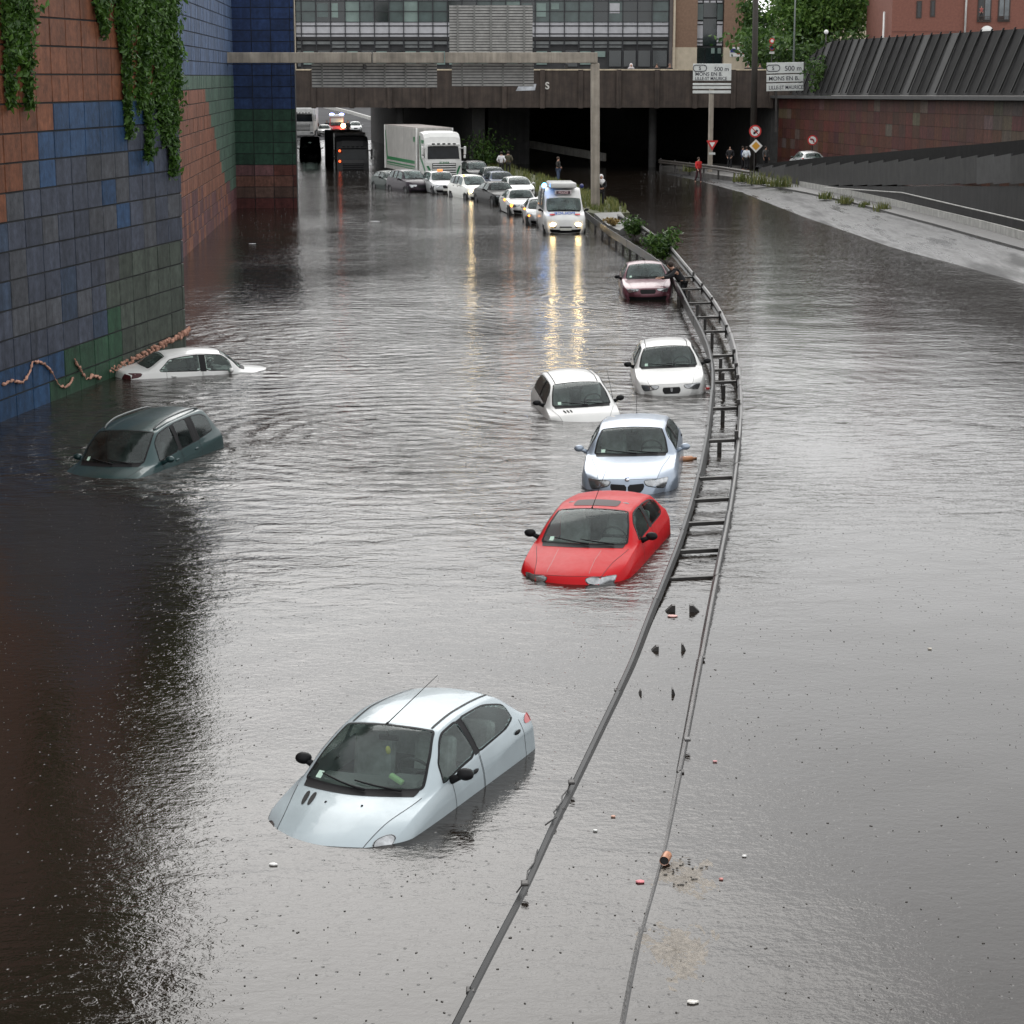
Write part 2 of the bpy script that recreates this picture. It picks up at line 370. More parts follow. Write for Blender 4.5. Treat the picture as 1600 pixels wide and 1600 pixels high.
SPEC = {
 'hatch206': dict(hl=[(1.75, 2.8), (1.85, 3.5), (2.30, 3.85), (2.62, 3.5), (2.5, 3.05), (2.2, 2.8)], tl=[(8.42, 2.45), (8.5, 2.95), (9.0, 3.1), (9.4, 3.0), (9.4, 2.6), (9.0, 2.4)], L=3.84, W=1.65, H=1.43, nose=(.70, .16), cowl=(1.03, 0.94), wtop=(1.86, 1.385), roof=(2.35, 1.43), rtop=(3.28, 1.34), rbot=(3.72, .98), tail=(3.80, .90), belt=(.92, 1.02), rw=0.641, round=1.12, cowlw=0.852, apil=.30, hbulge=.022,
    doors=[(5.0, 6.9), (6.95, 8.25)], sides=[[(4.42, 3.05), (4.95, 3.84), (5.6, 3.95), (6.80, 3.96), (6.80, 3.04)], [(6.93, 3.04), (6.93, 3.96), (7.6, 3.94), (8.12, 3.66), (8.06, 3.22), (7.75, 3.06)]]),
 'hatch306': dict(sharp=.7, L=4.0, W=1.69, H=1.38, nose=(.70, .12), cowl=(1.1, 0.93), wtop=(1.92, 1.335), roof=(2.4, 1.375), rtop=(3.39, 1.31), rbot=(3.82, .98), tail=(3.92, .90), belt=(.90, .97), rw=0.681, round=1.05, cowlw=0.838, hbulge=.012,
    doors=[(4.9, 7.05)], sides=[[(4.62, 3.08), (5.2, 3.95), (6.2, 3.95), (6.92, 3.95), (6.92, 3.06)], [(7.05, 3.06), (7.05, 3.95), (7.7, 3.88), (8.15, 3.66), (8.15, 3.26), (7.9, 3.06)]]),
 'hatch1': dict(L=4.23, W=1.75, H=1.42, nose=(.74, .14), cowl=(1.36, 0.96), wtop=(2.01, 1.375), roof=(2.6, 1.42), rtop=(3.74, 1.34), rbot=(4.0, 1.0), tail=(4.12, .93), belt=(.93, 1.03), rw=0.663, round=1.2, cowlw=0.814, hbulge=.022,
    doors=[(4.9, 6.85), (6.9, 8.1)], sides=[[(4.66, 3.08), (5.2, 3.95), (6.2, 3.95), (6.72, 3.95), (6.72, 3.06)], [(6.88, 3.06), (6.88, 3.95), (7.6, 3.88), (8.05, 3.66), (8.0, 3.24), (7.8, 3.06)]]),
 'twingo': dict(L=3.43, W=1.63, H=1.42, nose=(.72, .14), cowl=(0.77, 0.99), wtop=(1.6, 1.365), roof=(2.1, 1.42), rtop=(3.07, 1.36), rbot=(3.34, .96), tail=(3.39, .88), belt=(.93, .99), rw=0.667, round=1.1, cowlw=0.824, apil=.26, hbulge=.03,
    doors=[(4.9, 6.95)], sides=[[(4.62, 3.08), (5.2, 3.95), (6.2, 3.95), (6.82, 3.95), (6.82, 3.06)], [(6.97, 3.06), (6.97, 3.95), (7.9, 3.88), (8.2, 3.66), (8.15, 3.26), (7.9, 3.06)]]),
 'rover': dict(sharp=.75, L=4.22, W=1.68, H=1.39, nose=(.68, .10), cowl=(1.22, 0.92), wtop=(1.9, 1.34), roof=(2.4, 1.39), rtop=(3.43, 1.33), rbot=(3.95, .97), tail=(4.1, .91), belt=(.88, .95), rw=0.678, round=.95, cowlw=0.863, hbulge=.025,
    doors=[(4.9, 6.85), (6.9, 8.1)], sides=[[(4.62, 3.08), (5.2, 3.95), (6.2, 3.95), (6.72, 3.95), (6.72, 3.06)], [(6.88, 3.06), (6.88, 3.95), (7.7, 3.88), (8.15, 3.66), (8.05, 3.24), (7.8, 3.06)]]),
 'saloon': dict(sharp=.6, L=4.6, W=1.74, H=1.42, nose=(.70, .12), cowl=(1.42, 0.96), wtop=(2.02, 1.375), roof=(2.65, 1.42), rtop=(3.38, 1.36), rbot=(4.0, 1.02), tail=(4.5, .97), belt=(.90, .95), rw=0.62, round=1.0, cowlw=0.8, hbulge=.03, tz9=.96,
    doors=[(4.9, 6.85), (6.9, 8.2)], sides=[[(4.62, 3.08), (5.2, 3.95), (6.2, 3.95), (6.76, 3.95), (6.76, 3.06)], [(6.92, 3.06), (6.92, 3.95), (7.55, 3.88), (8.0, 3.80), (8.5, 3.30), (8.45, 3.06)]]),
 'sedan626': dict(sharp=.75, L=4.5, W=1.69, H=1.38, nose=(.66, .08), cowl=(1.32, 0.89), wtop=(1.98, 1.335), roof=(2.5, 1.38), rtop=(3.51, 1.32), rbot=(4.15, .96), tail=(4.4, .92), belt=(.85, .93), rw=0.666, round=.8, cowlw=0.845, hbulge=.015,
    doors=[(4.9, 6.85), (6.9, 8.1)], sides=[[(4.62, 3.08), (5.2, 3.95), (6.2, 3.95), (6.72, 3.95), (6.72, 3.06)], [(6.88, 3.06), (6.88, 3.95), (7.7, 3.88), (8.15, 3.66), (8.05, 3.24), (7.8, 3.06)]]),
 'mpv': dict(L=4.32, W=1.74, H=1.62, nose=(.76, .14), cowl=(1.03, 1.07), wtop=(1.86, 1.55), roof=(2.5, 1.62), rtop=(3.83, 1.56), rbot=(4.2, 1.05), tail=(4.27, .95), belt=(.98, 1.06), rw=0.702, round=1.1, cowlw=0.79, apil=.32, hbulge=.04,
    doors=[(5.0, 6.85), (6.9, 7.5)], sides=[[(4.72, 3.08), (5.25, 3.95), (6.2, 3.95), (6.8, 3.95), (6.8, 3.06)], [(6.92, 3.06), (6.92, 3.95), (7.40, 3.95), (7.40, 3.06)], [(7.48, 3.06), (7.48, 3.95), (7.85, 3.86), (8.08, 3.6), (8.05, 3.14)]]),
 'estate': dict(L=4.68, W=1.74, H=1.48, nose=(.72, .12), cowl=(1.42, .97), wtop=(2.12, 1.42), roof=(2.7, 1.47), rtop=(4.3, 1.42), rbot=(4.55, 1.0), tail=(4.62, .93), belt=(.91, .97), rw=.70, round=1.0, cowlw=.81, hbulge=.03,
    doors=[(4.9, 6.85), (6.9, 7.5)], sides=[[(4.62, 3.08), (5.2, 3.95), (6.2, 3.95), (6.8, 3.95), (6.8, 3.06)], [(6.92, 3.06), (6.92, 3.95), (7.40, 3.95), (7.40, 3.06)], [(7.48, 3.06), (7.48, 3.95), (7.85, 3.86), (8.08, 3.6), (8.05, 3.14)]]),
 'van': dict(sharp=.75, L=5.0, W=1.99, H=2.25, nose=(.84, .10), cowl=(.78, 1.20), wtop=(1.30, 1.80), roof=(2.15, 2.25), rtop=(4.85, 2.22), rbot=(4.93, 1.4), tail=(4.96, 1.0), belt=(1.16, 1.24), rw=.83, round=.75, cowlw=.85, apil=.25, bw=.955, hbulge=.02,
    doors=[(5.0, 6.6)], sides=[[(4.75, 3.14), (5.25, 3.86), (6.1, 3.80), (6.5, 3.78), (6.5, 3.06)], [(6.8, 3.06), (6.8, 3.75), (7.25, 3.75), (7.25, 3.06)], [(7.4, 3.06), (7.4, 3.75), (7.8, 3.75), (7.8, 3.06)]]),
}
BLACK = lambda: pm('black_trim', (.010, .010, .011), rough=.5, var=.15, spec=.15)
def make_car(name, label, cat, kind, pnt, loc=(0, 0, 0), rot=(0, 0, 0), group=None, wheels=False, tint=(.70, .80, .76), dirt=.05, mirrors='black', head='clear', handles='dark', antenna=None, roofstrip=False, cabin=True, detail=True, grille=None, plate=False, nv=5):
    c = SPEC[kind]; B = Body(c); w = c['W']/2; Lh = c['L']
    root = thing(name, label, cat, loc, rot, group)
    G = glass('glass_%s' % ('%02d%02d%02d' % tuple(int(t*99) for t in tint)) + '_%02d' % int(dirt*100), tint, dirt=dirt)
    blk = BLACK(); seam = pm('seam_black', (.01, .01, .011), rough=.7, var=.1)
    # outlines (uv)
    ws = chaikin(densify(chaikin([np.array(x) for x in [(4.10, 4.14), (4.06, 6), (4.10, 7.86), (5.96, 7.86), (6.0, 6), (5.96, 4.14)]], 1, .05), 5), 1)
    rwin = chaikin(densify([(8.12, 4.28), (8.08, 6), (8.12, 7.72), (8.86, 7.6), (8.88, 6), (8.86, 4.4)], 3), 2)
    outl = [('windscreen', ws, None), ('rear_window', rwin, None)]
    for k, sd in enumerate(c['sides']):
        for q in (sd, mir(sd)): outl.append(('side_window', chaikin(densify(chaikin([np.array(x) for x in q], 1, .10), 6), 1), k))
    rings = []
    for nm, o, k in outl:
        inn = shrink(B, o, .030 if nm == 'windscreen' else .022); midp = shrink(B, o, .012); pan = shrink(B, o, .026 if nm == 'windscreen' else .018)
        rings.append((nm, o, inn, midp, k, pan))
    # fine grid with seams on grid lines
    du = c['doors']; extra_u = sorted({x for d in du for x in d} | {2.06, 3.86, 8.98, 10.0})
    U = np.unique(np.round(np.concatenate([np.linspace(i, i+1, (nv+3 if 3 < i < 9 else 5)+1) for i in range(12)] + [extra_u]), 4))
    V = np.unique(np.round(np.concatenate([np.linspace(j, j+1, nv+1) for j in range(12)] + [[3.06, 8.94]]), 4))
    Gd = B.grid(U, V); nU, nV = len(U), len(V)
    arches = []
    if wheels: arches = [(c.get('wf', .80)-Lh/2, .30, .355), (Lh-.78-Lh/2, .30, .355)]
    hole = np.zeros((nU-1, nV-1), bool); UU, VV = np.meshgrid(U, V, indexing='ij')
    for nm, o, inn, midp, k, pan in rings:
        z = inpoly(UU, VV, midp); hole |= z[:-1, :-1] & z[1:, :-1] & z[:-1, 1:] & z[1:, 1:]
    groups = {'body': [], 'bonnet': [], 'doorR0': [], 'doorR1': [], 'doorL0': [], 'doorL1': []}
    for i in range(nU-1):
        for j in range(nV-1):
            um, vm = (U[i]+U[i+1])/2, (V[j]+V[j+1])/2
            f = (i*nV+j, i*nV+j+1, (i+1)*nV+j+1, (i+1)*nV+j)
            if hole[i, j]: continue
            if arches and (vm < 3 or vm > 9):
                p = (Gd[i, j]+Gd[i+1, j+1])/2
                if any(math.hypot(p[1]-a, p[2]-b) < r for a, b, r in arches): continue
            g = 'body'
            if 2.06 <= um <= 3.86 and 4 <= vm <= 8: g = 'bonnet'
            else:
                for k, (a, b) in enumerate(du):
                    if a <= um <= b:
                        if .6 <= vm <= 3.06: g = 'doorR%d' % k
                        elif 8.94 <= vm <= 11.4: g = 'doorL%d' % k
            groups[g].append(f)
    flat = Gd.reshape(-1, 3)
    def sub(fs, nm, par):
        used = sorted({i for f in fs for i in f}); mp = {a: b for b, a in enumerate(used)}
        return MB().add([flat[i] for i in used], [tuple(mp[i] for i in f) for f in fs]).build(nm, pnt, par, smooth=True, recalc=False)
    # close the ends of the loft underneath
    sub(groups['body'], 'body', root)
    bonnet = sub(groups['bonnet'], 'bonnet', root)
    doors = {}
    for g in ('doorR0', 'doorR1', 'doorL0', 'doorL1'):
        if groups[g]: doors[g] = sub(groups[g], 'door', root)
    for o in [x for x in root.children if x.type == 'MESH']:
        o.data.flip_normals()
    # windows
    for nm, o, inn, midp, k, pan in rings:
        par = root
        if nm == 'side_window':
            key = 'door%s%d' % ('R' if o[:, 1].mean() < 6 else 'L', k)
            par = doors.get(key, root)
        pv, pf = patch(B, pan, .003)
        wobj = MB().add(pv, pf).build(nm, G, par, smooth=True)
        rv, rf = ring(B, o, inn, .007)
        MB().add(rv, rf).build('window_seal', blk, par if par is not root else wobj, smooth=True)
    # seams
    lines = []
    for d0, d1 in du:
        for u in (d0, d1):
            lines += [[(u, .7), (u, 3.06)], [(u, 11.3), (u, 8.94)]]
    lines += [[(2.06, 4), (2.06, 8)], [(2.06, 4), (3.86, 4)], [(2.06, 8), (3.86, 8)]]
    if kind == 'van': lines = lines[:-1] + []
    if detail:
        for ln in lines: MB().add(*ribbon(B, ln, .007, .0025)).build('panel_seam', seam, root, smooth=True)
    sd = c['sides']
    for k in range(len(sd)-1):
        ua, ub = max(q[0] for q in sd[k])-.06, min(q[0] for q in sd[k+1])+.06
        if ub-ua > .5: continue
        for q in ([(ua, 3.05), (ua, 3.93), (ub, 3.93), (ub, 3.05)],):
            for qq in (q, mir(q)):
                pv, pf = patch(B, densify(qq, 4), .004, 6, 3); MB().add(pv, pf).build('pillar_trim', blk, root, smooth=True)
    if roofstrip:
        for s_ in (0, 1):
            ln = [(6.02, 4.35), (7, 4.35), (8.0, 4.35)]
            r_ = MB(); r_.add(*ribbon(B, mir(ln) if s_ else ln, .022, .006)); r_.build('roof_strip', blk, root, smooth=True)
    # lamps
    chrome = pm('lamp_reflector', (.36, .37, .38), rough=.18, metal=.8, var=.5, scale=7)
    lens = lamp_mat('headlamp_lit', (1, .72, .34), 15.0) if head == 'lit' else chrome
    hl = c.get('hl', [(1.35, 3.05), (1.62, 4.75), (2.0, 4.95), (2.02, 4.2), (2.12, 3.3), (2.1, 2.95)])
    for q in (hl, mir(hl)):
        o = chaikin(densify(np.array(q), 2), 2)
        pv, pf = patch(B, o, .006, 6, 8)
        h = MB().add(pv, pf).build('headlight', lens, root, smooth=True)
        rv, rf = ring(B, o, shrink(B, o, .012), .009); MB().add(rv, rf).build('lamp_surround', blk, h, smooth=True)
    red = pm('tail_lamp_red', (.38, .010, .012), rough=.15, var=.2, coat=.6)
    tlq = c.get('tl', [(9.35, 2.35), (9.3, 3.25), (10.0, 4.0), (10.9, 4.1), (10.9, 3.0), (10.2, 2.4)])
    for q in (tlq, mir(tlq)):
        o = chaikin(densify(np.array(q), 2), 2); pv, pf = patch(B, o, .006, 5, 8)
        MB().add(pv, pf).build('tail_light', red, root, smooth=True)
    # bumper strip and grille
    g0 = grille or [(1.25, 4.95), (1.25, 7.05), (1.85, 7.05), (1.85, 4.95)]
    pv, pf = patch(B, chaikin(densify(g0, 2), 1), .006, 8, 5); MB().add(pv, pf).build('grille', blk, root, smooth=True)
    for q in ([(.1, 2.6), (.1, 9.4), (.8, 9.4), (.8, 2.6)],):
        pv, pf = patch(B, densify(q, 3), .008, 20, 4); MB().add(pv, pf).build('bumper', c.get('bump_m') or blk, root, smooth=True)
    if plate:
        pl = MB().rbox((0, -Lh/2-.012, .42), (.52, .02, .12), .006); pl.build('number_plate', pm('plate_white', (.55, .55, .5), rough=.5), root)
    # wipers
    for a, b in (((4.06, 6.3), (4.34, 4.75)), ((4.06, 7.3), (4.30, 5.9))):
        wp = MB()
        q = np.linspace(0, 1, 7); uu = a[0]+(b[0]-a[0])*q; vv = a[1]+(b[1]-a[1])*q
        wp.tube(B.SN(uu, vv, .028), [.014, .012, .011, .010, .010, .009, .007], 6)
        wp.build('wiper', blk, root, smooth=True)
    # scuttle
    pv, pf = patch(B, densify([(3.90, 4.3), (3.90, 7.7), (4.10, 7.75), (4.10, 4.25)], 4), .004, 12, 3); MB().add(pv, pf).build('scuttle_panel', blk, root, smooth=True)
    # mirrors
    mm = pnt if mirrors == 'paint' else blk
    for sg, v in ((-1, 2.92), (1, 9.08)):
        p = B.S(5.02, v)[0]; m_ = MB()
        m_.ball((p[0]+sg*.145, p[1]+.02, p[2]+.07), (.092, .066, .062), 12, 8)
        m_.tube([(p[0]-sg*.01, p[1], p[2]+.0), (p[0]+sg*.07, p[1]+.01, p[2]+.035), (p[0]+sg*.12, p[1]+.02, p[2]+.06)], [.045, .035, .04], 8)
        mo = m_.build('door_mirror', mm, root, smooth=True)
        MB().ball((p[0]+sg*.147, p[1]+.07, p[2]+.07), (.074, .020, .048), 10, 6).build('mirror_glass', G, mo, smooth=True)
    # handles
    for k, (a, b) in enumerate(du):
        for sgn, key in ((0, 'doorR%d' % k), (1, 'doorL%d' % k)):
            if key not in doors: continue
            uh = b-.22*(b-a) if kind != 'x' else b-.2; v = 2.42
            p0 = B.SN([uh-.0, uh+.001], [12-v if sgn else v]*2, .008)[0]
            MB().ball(p0, (.014, .075, .024), 10, 6).build('handle', blk if handles == 'dark' else pnt, doors[key], smooth=True)
    if antenna:
        a0 = B.S(antenna[0], antenna[1])[0]; tip = a0+np.array(antenna[2])
        MB().tube([a0, a0+(tip-a0)*.06, tip], [.014, .006, .003], 6).build('antenna', blk, root, smooth=True)
    # cabin
    if cabin:
        cl = c['cowl'][0]-Lh/2; bl_ = c['rbot'][0]-Lh/2; bf = c['belt'][0]; iw = w*.86
        dark = pm('cabin_dark', (.028, .030, .031), rough=.85, var=.3, scale=5)
        t = MB(); t.box((0, (cl+bl_)/2+.1, bf-.42), (iw*2, bl_-cl-.15, .04))
        t.box((0, bl_-.22, bf-.22), (iw*1.9, .30, .05))
        t.box((0, cl+.12, bf-.22), (iw*2, .05, .36)); ob = t.build('cabin_floor', dark, root)
        d_ = MB(); d_.rbox((0, cl+.34, bf-.075), (iw*1.86, .62, .13), .05); d_.rbox((w*.40, cl+.52, bf-.02), (.36, .26, .12), .05); d_.build('dashboard', pm('dash_grey', (.14, .145, .145), rough=.7, var=.25), root, smooth=False)
        st = pm('seat_fabric', (.24, .25, .25), rough=.95, var=.35, scale=9)
        for sg in (-1, 1):
            y0 = cl+1.12; s_ = MB(); M_ = Matrix.Rotation(R(-14), 3, 'X')
            s_.rbox((sg*w*.42, y0, bf-.02), (.46, .14, .60), .06, M_); s_.rbox((sg*w*.42, y0+.09, bf+.36), (.26, .10, .18), .045, M_); s_.rbox((sg*w*.42, y0-.25, bf-.34), (.46, .46, .14), .05)
            s_.build('front_seat', st, root)
        s_ = MB(); s_.rbox((0, min(cl+2.0, bl_-.45), bf-.08), (iw*1.7, .14, .5), .06, Matrix.Rotation(R(-16), 3, 'X')); s_.build('rear_seat', st, root)
        sw = MB(); q = [Vector((.185*math.cos(a), 0, .185*math.sin(a))) for a in np.linspace(0, 2*math.pi, 21)]; M_ = Matrix.Rotation(R(28), 3, 'X'); cc = Vector((w*.40, cl+.72, bf+.03))
        sw.tube([M_ @ p + cc for p in q], .016, 6); sw.box(cc, (.34, .03, .05), M_); sw.tube([cc, cc+Vector((0, -.25, -.12))], .03, 8); sw.build('steering_wheel', pm('wheel_rubber', (.02, .02, .021), rough=.5), root, smooth=True)
        pr = B.S(5.75, 6)[0]; rv_ = MB(); rv_.rbox((pr[0], pr[1]+.08, pr[2]-.10), (.22, .03, .06), .012); rv_.tube([(pr[0], pr[1]+.05, pr[2]-.02), (pr[0], pr[1]+.08, pr[2]-.09)], .01, 6); rv_.build('interior_mirror', blk, root)
        # insurance and inspection stickers, low on the passenger's side of the screen
        if detail:
            o = densify([(4.22, 4.52), (4.22, 4.72), (4.42, 4.72), (4.42, 4.52)], 2); pv, pf = patch(B, o, .0055, 3, 3)
            MB().add(pv, pf).build('screen_sticker', pm('sticker_green', (.45, .62, .52), rough=.5), root)
    # wheels
    if wheels:
        tyre = pm('tyre', (.016, .016, .017), rough=.8); rim = pm('rim_alloy', (.08, .08, .082), rough=.6, metal=.2)
        for (a, b, r) in arches:
            for sg in (-1, 1):
                wh = MB(); xs = sg*(w-.12)
                prof = [(.20, -.09), (.29, -.10), (.31, -.05), (.31, .05), (.29, .10), (.20, .09)]; n = 20; vs = []
                for k in range(n):
                    t_ = 2*math.pi*k/n
                    for rr, o_ in prof: vs.append((xs+o_, a+rr*math.cos(t_), b+rr*math.sin(t_)))
                m_ = len(prof); fs = [(k*m_+i, k*m_+i+1, ((k+1) % n)*m_+i+1, ((k+1) % n)*m_+i) for k in range(n) for i in range(m_-1)]
                wh.add(vs, fs); wo = wh.build('wheel', tyre, root, smooth=True)
                MB().ball((xs+sg*.06, a, b), (.03, .2, .2), 16, 6).build('rim', rim, wo, smooth=True)
                MB().box((sg*(w-.22), a, b+.05), (.3, .72, .6)).build('wheel_arch', dark if cabin else blk, root)
    return root, B
# ------------------------------------------------------------------ the stranded cars
FG = 'cars stranded in the flood'
ice = paint('paint_ice_blue', (.345, .40, .425), metal=.25, rough=.36)
white = paint('paint_white', (.60, .60, .585))
red = paint('paint_red', (.46, .004, .008), rough=.45, coat=.10, spec=.12)
silverblue = paint('paint_silver_blue', (.29, .34, .41), metal=.4, rough=.32)
maroon = paint('paint_maroon', (.12, .04, .055), metal=.3)
green = paint('paint_dark_green', (.015, .043, .045), metal=.3, rough=.3)
car206, B206 = make_car('small_hatchback', 'pale ice blue hatchback nearest the camera, nose under water and red tail lamp showing', 'car', 'hatch206', ice, (-1.152, 19.915, -.686), (.0193, -.0462, -.4181), FG, antenna=(5.98, 5.9, (.30, .62, .36)), roofstrip=True, nv=16)
for k in (0, 1):
    o = chaikin(densify([(3.30, 4.50+.25*k), (3.30, 4.68+.25*k), (3.78, 4.70+.25*k), (3.78, 4.52+.25*k)], 3), 2)
    pv, pf = patch(B206, o, .004, 3, 5); MB().add(pv, pf).build('bonnet_vent', BLACK(), car206, smooth=True)
for v in (5.4, 6.6): MB().ball(B206.S(3.5, v)[0], (.012, .02, .012), 8, 6).build('washer_nozzle', BLACK(), car206)
p = B206.S(5.3, 6.1)[0]; MB().ball((p[0]+.02, p[1]+.14, p[2]-.10), (.03, .02, .045), 8, 6).build('air_freshener', pm('freshener_yellow', (.55, .50, .10), rough=.6), car206, smooth=True)
p = B206.S(4.35, 6.9)[0]; MB().rbox((p[0], p[1]+.12, p[2]-.01), (.16, .06, .05), .015, Matrix.Rotation(.5, 3, 'Y')).build('dash_card', pm('card_lime', (.40, .60, .30), rough=.6), car206)
c306, B306 = make_car('hatchback', 'bright red hatchback with sunroof, bonnet edge awash beside the crash barrier', 'car', 'hatch306', red, (1.287, 30.356, -.598), (.0071, -.0308, -.2654), FG, antenna=(6.0, 5.95, (.16, .30, .52)), grille=[(.85, 5.0), (.85, 7.0), (1.15, 7.0), (1.15, 5.0)], nv=9)
pv, pf = patch(B306, chaikin(densify([(6.25, 4.85), (6.25, 7.15), (6.95, 7.15), (6.95, 4.85)], 3), 2), .004, 8, 6)
for v in (5.1, 6.9): MB().add(*ribbon(B306, [(2.2, v-(.3 if v < 6 else -.3)), (3.75, v)], .010, .002)).build('crease_shade_strip', pm('crease_shade_red', (.30, .003, .006), rough=.4), c306, smooth=True)  # darker red strips paint in the shade along the bonnet creases
sr = MB().add(pv, pf).build('sunroof', pm('sunroof_tint', (.03, .012, .014), rough=.5, spec=.2), c306, smooth=True)
cbmw, BBM = make_car('hatchback', 'silver blue hatchback with round headlamps and twin grille, close behind the red car', 'car', 'hatch1', silverblue, (2.251, 36.981, -.509), (.0014, -.0376, -.1105), FG, mirrors='paint', antenna=(8.0, 6.0, (0, .10, .42)), grille=[(1.3, 4.9), (1.3, 5.95), (1.72, 5.95), (1.76, 4.75)], nv=9)
pv, pf = patch(BBM, chaikin(densify([(1.3, 6.05), (1.3, 7.1), (1.76, 7.25), (1.72, 6.05)], 2), 1), .006, 5, 5); MB().add(pv, pf).build('grille', BLACK(), cbmw, smooth=True)
bp = BBM.S(2.02, 6)[0]
rb = MB().ball(bp, (.045, .03, .045), 14, 8).build('bonnet_badge', pm('badge_chrome', (.7, .72, .74), rough=.15, metal=.9), cbmw, smooth=True)
MB().box((bp[0]-.014, bp[1]-.016, bp[2]+.040), (.026, .026, .006)).box((bp[0]+.014, bp[1]+.014, bp[2]+.0435), (.026, .026, .006)).build('badge_quarter', pm('badge_blue', (.03, .12, .5), rough=.3), rb)
ctw, BTW = make_car('city_car', 'small white one-box car with three bonnet slots, left of the barrier queue', 'car', 'twingo', white, (1.430, 44.085, -.696), (.0555, -.0427, .1238), FG, antenna=(5.2, 9.02, (-.12, .05, .72)), roofstrip=True, nv=9)
for k in range(3):
    o = chaikin(densify([(3.30, 4.62+.22*k), (3.30, 4.76+.22*k), (3.66, 4.76+.22*k), (3.66, 4.62+.22*k)], 3), 1); pv, pf = patch(BTW, o, .004, 3, 4); MB().add(pv, pf).build('bonnet_vent', BLACK(), ctw, smooth=True)
crv, BRV = make_car('hatchback', 'white hatchback with slim headlamps and small black grille beside a floating black bag', 'car', 'rover', white, (3.714, 48.226, -.421), (.0086, -.0494, -.0263), FG, roofstrip=True, grille=[(1.2, 5.15), (1.2, 6.85), (1.75, 6.85), (1.75, 5.15)], nv=9)
gb = BRV.SN([1.5], [6], .014)[0]
MB().box(gb, (.035, .012, .09), taper=1.6).build('grille_badge', pm('badge_chrome', (.7, .72, .74), rough=.15, metal=.9), crv)
c626, _ = make_car('saloon_car', 'maroon saloon with wet bonnet, being pushed by a person in black', 'car', 'sedan626', maroon, (4.472, 68.721, -.318), (-.0119, -.0261, -.0181), FG, tint=(.45, .55, .53), dirt=.2, antenna=(6.1, 6, (0, .1, .22)), nv=5)
czf, BZF = make_car('people_carrier', 'dark green people carrier with roof rails, half sunk below the tiled wall', 'car', 'mpv', green, (-7.028, 38.013, -.852), (.0694, -.0330, -.3172), FG, mirrors='paint', handles='paint', dirt=.05, tint=(.32, .38, .37), nv=9)
for sg in (0, 1):
    r_ = MB(); vv = 7.62 if sg else 4.38
    uu = np.linspace(6.15, 8.0, 14); off = .055*np.sin(np.linspace(0, math.pi, 14))**.4
    pts = [BZF.SN([u], [vv], float(o)+.004)[0] for u, o in zip(uu, off)]
    r_.tube(pts, .02, 8); r_.build('roof_rail', pm('rail_grey', (.10, .11, .11), rough=.35, metal=.5), czf, smooth=True)
cmb, _ = make_car('saloon_car', 'white saloon sunk to its window line against the tiled wall', 'car', 'saloon', white, (-7.599, 50.249, -.849), (.0159, -.0030, 1.9891), FG, mirrors='paint', handles='paint', nv=9)

for o in cmb.children:
    if o.name.startswith('tail_light'): o.data.materials[0] = pm('tail_lamp_dark', (.045, .008, .010), rough=.4, spec=.3)
# ------------------------------------------------------------------ ground, water, ramp
def grass_blades(mb, pts, h, lean=.35, w=.02, rn=rng):
    for p in pts:
        a = rn.uniform(0, 2*math.pi); hh = h*rn.uniform(.5, 1.25); l = lean*hh*rn.uniform(.3, 1.3); b = rn.uniform(0, 2*math.pi)
        dx, dy = math.cos(a)*w, math.sin(a)*w; tx, ty = math.cos(b)*l, math.sin(b)*l
        x, y, z = p
        mb.add([(x-dx, y-dy, z), (x+dx, y+dy, z), (x+dx*.7+tx*.4, y+dy*.7+ty*.4, z+hh*.6), (x-dx*.7+tx*.4, y-dy*.7+ty*.4, z+hh*.6), (x+tx, y+ty, z+hh)], [(0, 1, 2, 3), (3, 2, 4)])
def leaf_mat(name, a, b, trans=.25):
    if name in MATS: return MATS[name]
    m, nt, bs = nodes(name); L = nt.links.new
    g = N(nt, 'ShaderNodeNewGeometry'); cr = N(nt, 'ShaderNodeValToRGB'); L(g.outputs['Random Per Island'], cr.inputs[0])
    cr.color_ramp.elements[0].color = (*a, 1); cr.color_ramp.elements[1].color = (*b, 1)
    L(cr.outputs[0], bs.inputs['Base Color']); bs.inputs['Roughness'].default_value = .5
    bs.inputs['Subsurface Weight'].default_value = 0
    tr = N(nt, 'ShaderNodeBsdfTranslucent'); L(cr.outputs[0], tr.inputs['Color'])
    mx = N(nt, 'ShaderNodeMixShader'); mx.inputs[0].default_value = trans; L(bs.outputs[0], mx.inputs[1]); L(tr.outputs[0], mx.inputs[2]); L(mx.outputs[0], nt.nodes['Material Output'].inputs['Surface'])
    MATS[name] = m; return m
def leaves(mb, C, size, rn=rng, droop=None):
    """leaf-shaped two-triangle blades at points C"""
    for p in C:
        s = size*rn.uniform(.6, 1.4); d = rn.normal(size=3); d /= np.linalg.norm(d)
        if droop is not None: d = d*.7+np.array(droop); d /= np.linalg.norm(d)
        t = np.cross(d, rn.normal(size=3)); t /= np.linalg.norm(t); n = np.cross(d, t)*.15
        mb.add([p-d*s*.5, p+t*s*.3+n*s, p+d*s*.55, p-t*s*.3+n*s], [(0, 1, 2, 3)])
LEAF = leaf_mat('leaf_green', (.018, .055, .010), (.085, .16, .028))
IVY = leaf_mat('leaf_ivy', (.018, .055, .008), (.075, .165, .020), .2)
WEED = leaf_mat('leaf_weed', (.055, .085, .018), (.19, .19, .06), .25)
TREE = leaf_mat('leaf_tree', (.040, .105, .018), (.15, .26, .05), .35)
BARK = pm('bark', (.06, .045, .035), rough=.9, var=.4, scale=6, bump=.5)

